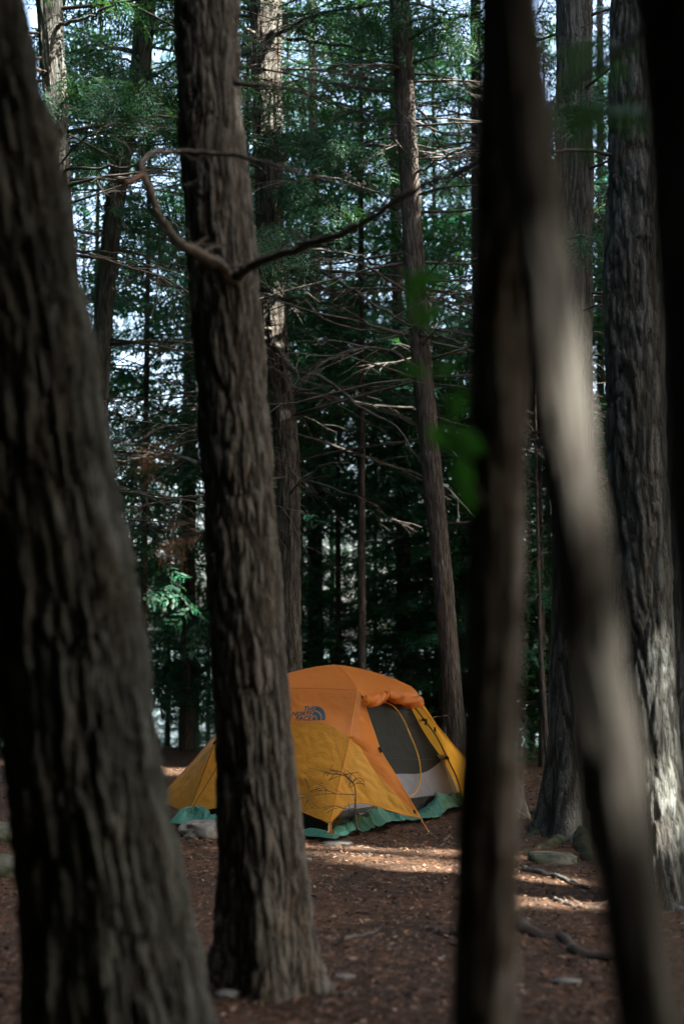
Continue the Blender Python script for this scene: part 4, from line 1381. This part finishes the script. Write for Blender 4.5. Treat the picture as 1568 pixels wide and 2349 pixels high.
# ------------------------------------------------------------------ bare shrub in front of the tent
shrub = thing('bare_shrub', K(925, 880, 10.45), 'small leafless shrub in front of the yellow tent wall', 'shrub')
def shrub_build():
    r = np.random.RandomState(4)
    main = [K(935, 885, 10.42), K(925, 840, 10.42), K(918, 780, 10.42), K(920, 700, 10.42), K(914, 660, 10.42), K(890, 630, 10.42)]
    pl = spline(main, 18)
    mb = MB()
    mb.tube(pl, np.linspace(.009, .003, 18), 6)
    mb.build('stem', M['twig'], shrub)
    mb = MB()
    mb.tube(spline([K(925, 858, 10.42), K(945, 872, 10.4), K(965, 888, 10.38)], 6), np.linspace(.007, .005, 6), 5)
    mb.build('stem', M['twig'], shrub)
    for pts in ([(918, 705), (850, 702), (790, 700), (720, 712), (672, 722)], [(830, 700), (790, 685), (745, 688), (700, 705), (665, 728)], [(905, 650), (870, 620), (820, 612), (770, 600), (715, 585)],
                [(890, 632), (860, 605), (830, 595), (800, 590)], [(905, 655), (930, 630), (955, 640), (960, 670)], [(890, 630), (905, 610), (935, 605)], [(800, 690), (770, 665), (735, 655)],
                [(920, 765), (880, 770), (830, 755), (760, 765), (715, 765)], [(917, 790), (870, 815), (820, 838), (790, 842)]):
        d0 = 10.42
        mb = MB()
        q = spline([K(a, b, d0 + .0 * i - .02 * i * r.rand()) for i, (a, b) in enumerate(pts)], 14)
        mb.tube(q, np.linspace(.003, .0012, 14), 4)
        for _ in range(6):
            i = r.randint(3, 14)
            dead_branch(mb, q[i], (r.normal(-.6, .5), r.normal(0, .4), r.normal(.1, .5)), r.uniform(.04, .13), .0011, r, 2)
        mb.build('twig', M['twig'], shrub)
shrub_build()

# ------------------------------------------------------------------ rocks, stump, roots, fallen wood
def rock(name, u, v, sx, sy, sz, mat, label, seed, sink=.3):
    p = ground_at(u, v)
    bm = bmesh.new()
    bmesh.ops.create_icosphere(bm, subdivisions=4, radius=1)
    V = np.array([tuple(q.co) for q in bm.verts])
    r = 1 + .3 * fbm(V[:, 0] * 1.5 + seed * 5, V[:, 1] * 1.5, V[:, 2] * 1.5, 5) - .12 * np.abs(perlin(V[:, 0] * 3 + seed, V[:, 1] * 3, V[:, 2] * 3)) * 2
    V = V * r[:, None]
    V[:, 2] = np.where(V[:, 2] > .55, .55 + (V[:, 2] - .55) * .35, V[:, 2])
    V = V * (sx, sy, sz)
    Fm = [tuple(w_.index for w_ in f.verts) for f in bm.faces]
    bm.free()
    z = float(gh(p[0], p[1]))
    o = new_mesh(name, V, Fm, M[mat])
    o.location = (p[0], p[1], z + sz * sink)
    tag(o, label, 'rock')
rock('rock', 470, 1912, .19, .16, .12, 'stone', 'flat grey rock holding the groundsheet left of the brown trunk', 1)
rock('rock', 772, 1934, .12, .08, .03, 'stone', 'low flat stone in the needles before the tent', 2, -.1)
rock('rock', -12, 1925, .2, .2, .13, 'moss', 'upper green mossy rock at the left edge', 3)
rock('rock', -16, 2005, .2, .16, .12, 'moss', 'lower green mossy rock at the left edge', 4)
rock('rock', 1562, 1903, .14, .14, .12, 'stone', 'pale rounded stone beside the ridged trunk at the right edge', 5)
rock('rock', 1262, 1978, .17, .1, .1, 'moss', 'knobbly mossy rock between the two blurred trunks', 6, .0)
rock('stone', 790, 2254, .045, .025, .018, 'stone', 'small pale stone right of the brown trunk foot', 7)
rock('stone', 1300, 2262, .06, .035, .02, 'stone', 'small grey stone by the dark roots on the right', 8)
rock('stone', 520, 2300, .05, .04, .03, 'stone', 'pale stone at the bottom beside the thick dark trunk', 9)
rock('stone', 706, 1975, .03, .025, .02, 'stone', 'tiny tan stone against the brown trunk, right side', 10)

def stump():
    p = ground_at(1172, 1882)
    C = np.array([p + (0, 0, -.05), p + (0, 0, .2), p + (.01, 0, .40)])
    o = thing('tree_stump', p, 'weathered grey broken stump beside the slim blurred trunk', 'stump')
    trunk_mesh('trunk', C, np.array([.095, .08, .07]), o, M['bark_pale'], .015, 40, .008, 1.6, .5, 31)
    me = o.children[0].data
    V = np.empty(len(me.vertices) * 3, np.float32)
    me.vertices.foreach_get('co', V)
    V = V.reshape(-1, 3)
    hh = np.clip((V[:, 2] - p[2] - .26) / .12, 0, 1)
    V[:, 2] += hh * (.05 * np.sin(V[:, 0] * 60) - .5 * (V[:, 0] - p[0]))
    me.vertices.foreach_set('co', V.ravel())
    top = V[-40:]
    c = top.mean(0) - (0, 0, .04)
    new_mesh('broken_top', np.vstack([top, c]), [(i, (i + 1) % 40, 40) for i in range(40)], M['dead_wood'], o, False)
stump()

def g_pts(l):
    return [ground_at(u, v) for u, v in l]
t2 = BUILT[2][0]
for l, a, b in (([(640, 2205), (700, 2225), (740, 2262), (772, 2300)], .07, .02), ([(560, 2205), (520, 2235), (480, 2262)], .07, .02), ([(600, 2235), (590, 2290)], .05, .02)):
    root_tube(t2, g_pts(l), a, b, M['bark_brown'])
tc = BUILT[7][0]
for l, a, b in (([(1300, 1890), (1262, 1902), (1225, 1925), (1190, 1945)], .1, .03), ([(1310, 1915), (1250, 1945), (1190, 1958)], .09, .03), ([(1290, 1875), (1240, 1878), (1205, 1870)], .08, .025),
                ([(1330, 1925), (1345, 1965), (1370, 1990)], .08, .03)):
    root_tube(tc, g_pts(l), a, b, M['moss_root'])
td = BUILT[6][0]
for l, a, b in (([(1515, 2050), (1545, 2080), (1590, 2100)], .08, .03), ([(1480, 2065), (1440, 2100), (1410, 2110)], .07, .03)):
    root_tube(td, g_pts(l), a, b, M['bark'])

def log(name, l, a, b, mat, label, lift=.6, n=18):
    pl = spline(g_pts(l), n)
    r = np.linspace(a, b, n)
    pl[:, 2] = gh(pl[:, 0], pl[:, 1]) + r * lift
    mb = MB()
    mb.tube(pl + np.random.RandomState(3).normal(0, a * .25, pl.shape), r, 9)
    o = mb.build(name, mat)
    tag(o, label, 'fallen wood')
log('fallen_branch', [(1195, 2128), (1230, 2150), (1270, 2152), (1330, 2190), (1420, 2205)], .034, .024, M['twig'], 'dark fallen branch lying between the two blurred trunks', .15)
log('fallen_branch', [(985, 2132), (1010, 2142), (1075, 2148)], .018, .014, M['twig'], 'dark fallen branch touching the slim blurred trunk on its left', .2)
log('fallen_branch', [(1270, 2062), (1330, 2080), (1372, 2084)], .012, .008, M['dead_wood'], 'thin sunlit stick on the needles right of the slim blurred trunk')
log('fallen_branch', [(785, 2160), (850, 2140), (880, 2120)], .01, .006, M['dead_wood'], 'thin curved grey stick right of the brown trunk')
log('fallen_branch', [(1200, 2000), (1290, 2020), (1350, 2042)], .02, .012, M['bark'], 'dark stick in front of the knobbly mossy rock')
log('fallen_branch', [(780, 2296), (800, 2292), (815, 2293)], .012, .011, M['dead_wood'], 'short pale broken stick at the root of the brown trunk')

# red object of unknown kind at the left edge, given a made-up shape
def unknown_item():
    p = P(-21, 1700, 20.0)
    x, y = p[0], p[1]
    z = float(gh(x, y))
    o = thing('red_object', (x, y, z), 'red object of unknown kind at the far left edge', 'unknown_item')
    n, na = 12, 16
    V = []
    for i in range(n):
        f = i / (n - 1)
        r = .16 * math.sin(math.pi * (.12 + .8 * f)) ** .4
        sq = 1 - .65 * max(0, f - .6) / .4
        for j in range(na):
            a = 2 * math.pi * j / na
            V.append((x + r * math.cos(a) * 1.1, y + r * math.sin(a) * sq, z + .42 * f))
    Fm = [(i * na + j, i * na + (j + 1) % na, (i + 1) * na + (j + 1) % na, (i + 1) * na + j) for i in range(n - 1) for j in range(na)]
    Fm += [tuple(range(na))[::-1], tuple((n - 1) * na + j for j in range(na))]
    new_mesh('body', V, Fm, M['red_fabric'], o)
    mb = MB()
    mb.tube(spline([(x - .1, y, z + .4), (x, y, z + .5), (x + .1, y, z + .4)], 10), .012, 6)
    mb.build('handle', M['black_plastic'], o)
unknown_item()

# ------------------------------------------------------------------ litter on the forest floor
def litter():
    r = np.random.RandomState(12)
    m_, t_, b_ = mat_new('needle_litter')
    at = nd(t_, 'ShaderNodeAttribute', attribute_name='tone').outputs['Fac']
    c_ = ramp(t_, at, [(0, (.02, .014, .011)), (.3, (.065, .036, .022)), (.65, (.16, .076, .04)), (.9, (.25, .14, .08)), (1, (.36, .28, .21))])
    t_.links.new(c_, b_.inputs['Base Color'])
    b_.inputs['Roughness'].default_value = .85
    def scatter(n, ln, wd, lift, lo, hi):
        y = lo + (hi - lo) * r.rand(n) ** 1.25
        x = (r.rand(n) * 2 - 1) * (y * .27 + .6)
        a = r.rand(n) * 2 * math.pi
        L = r.uniform(*ln, n)
        W = r.uniform(*wd, n)
        d = np.stack([np.cos(a), np.sin(a), r.normal(0, .22, n)], 1)
        s = np.stack([-np.sin(a), np.cos(a), r.normal(0, .35, n)], 1)
        c = np.stack([x, y, gh(x, y) + relief(x, y) + r.uniform(.003, lift, n)], 1)
        q = np.stack([c - d * L[:, None], c + s * W[:, None], c + d * L[:, None], c - s * W[:, None] * r.uniform(.3, 1, n)[:, None]], 1)
        return q.reshape(-1, 3), np.repeat(r.rand(n) ** 1.7, 4)
    A, ta_ = scatter(52000, (.007, .025), (.003, .011), .012, 4.6, 17)
    B, tb_ = scatter(60000, (.02, .05), (.0011, .0019), .016, 4.6, 15)
    C_, tc_ = scatter(1500, (.05, .16), (.003, .006), .02, 4.6, 16)
    A = np.vstack([A, C_])
    ta_ = np.r_[ta_, np.minimum(1, tc_ * .5 + .1)]
    V = np.vstack([A, B])
    o = new_mesh('needle_litter', V, np.arange(len(V)).reshape(-1, 4), m_, None, False, attr={'tone': np.r_[ta_, tb_]}, kind='stuff')
    o['label'] = 'brown needles and leaf flakes covering the forest floor'
    o['category'] = 'litter'
litter()
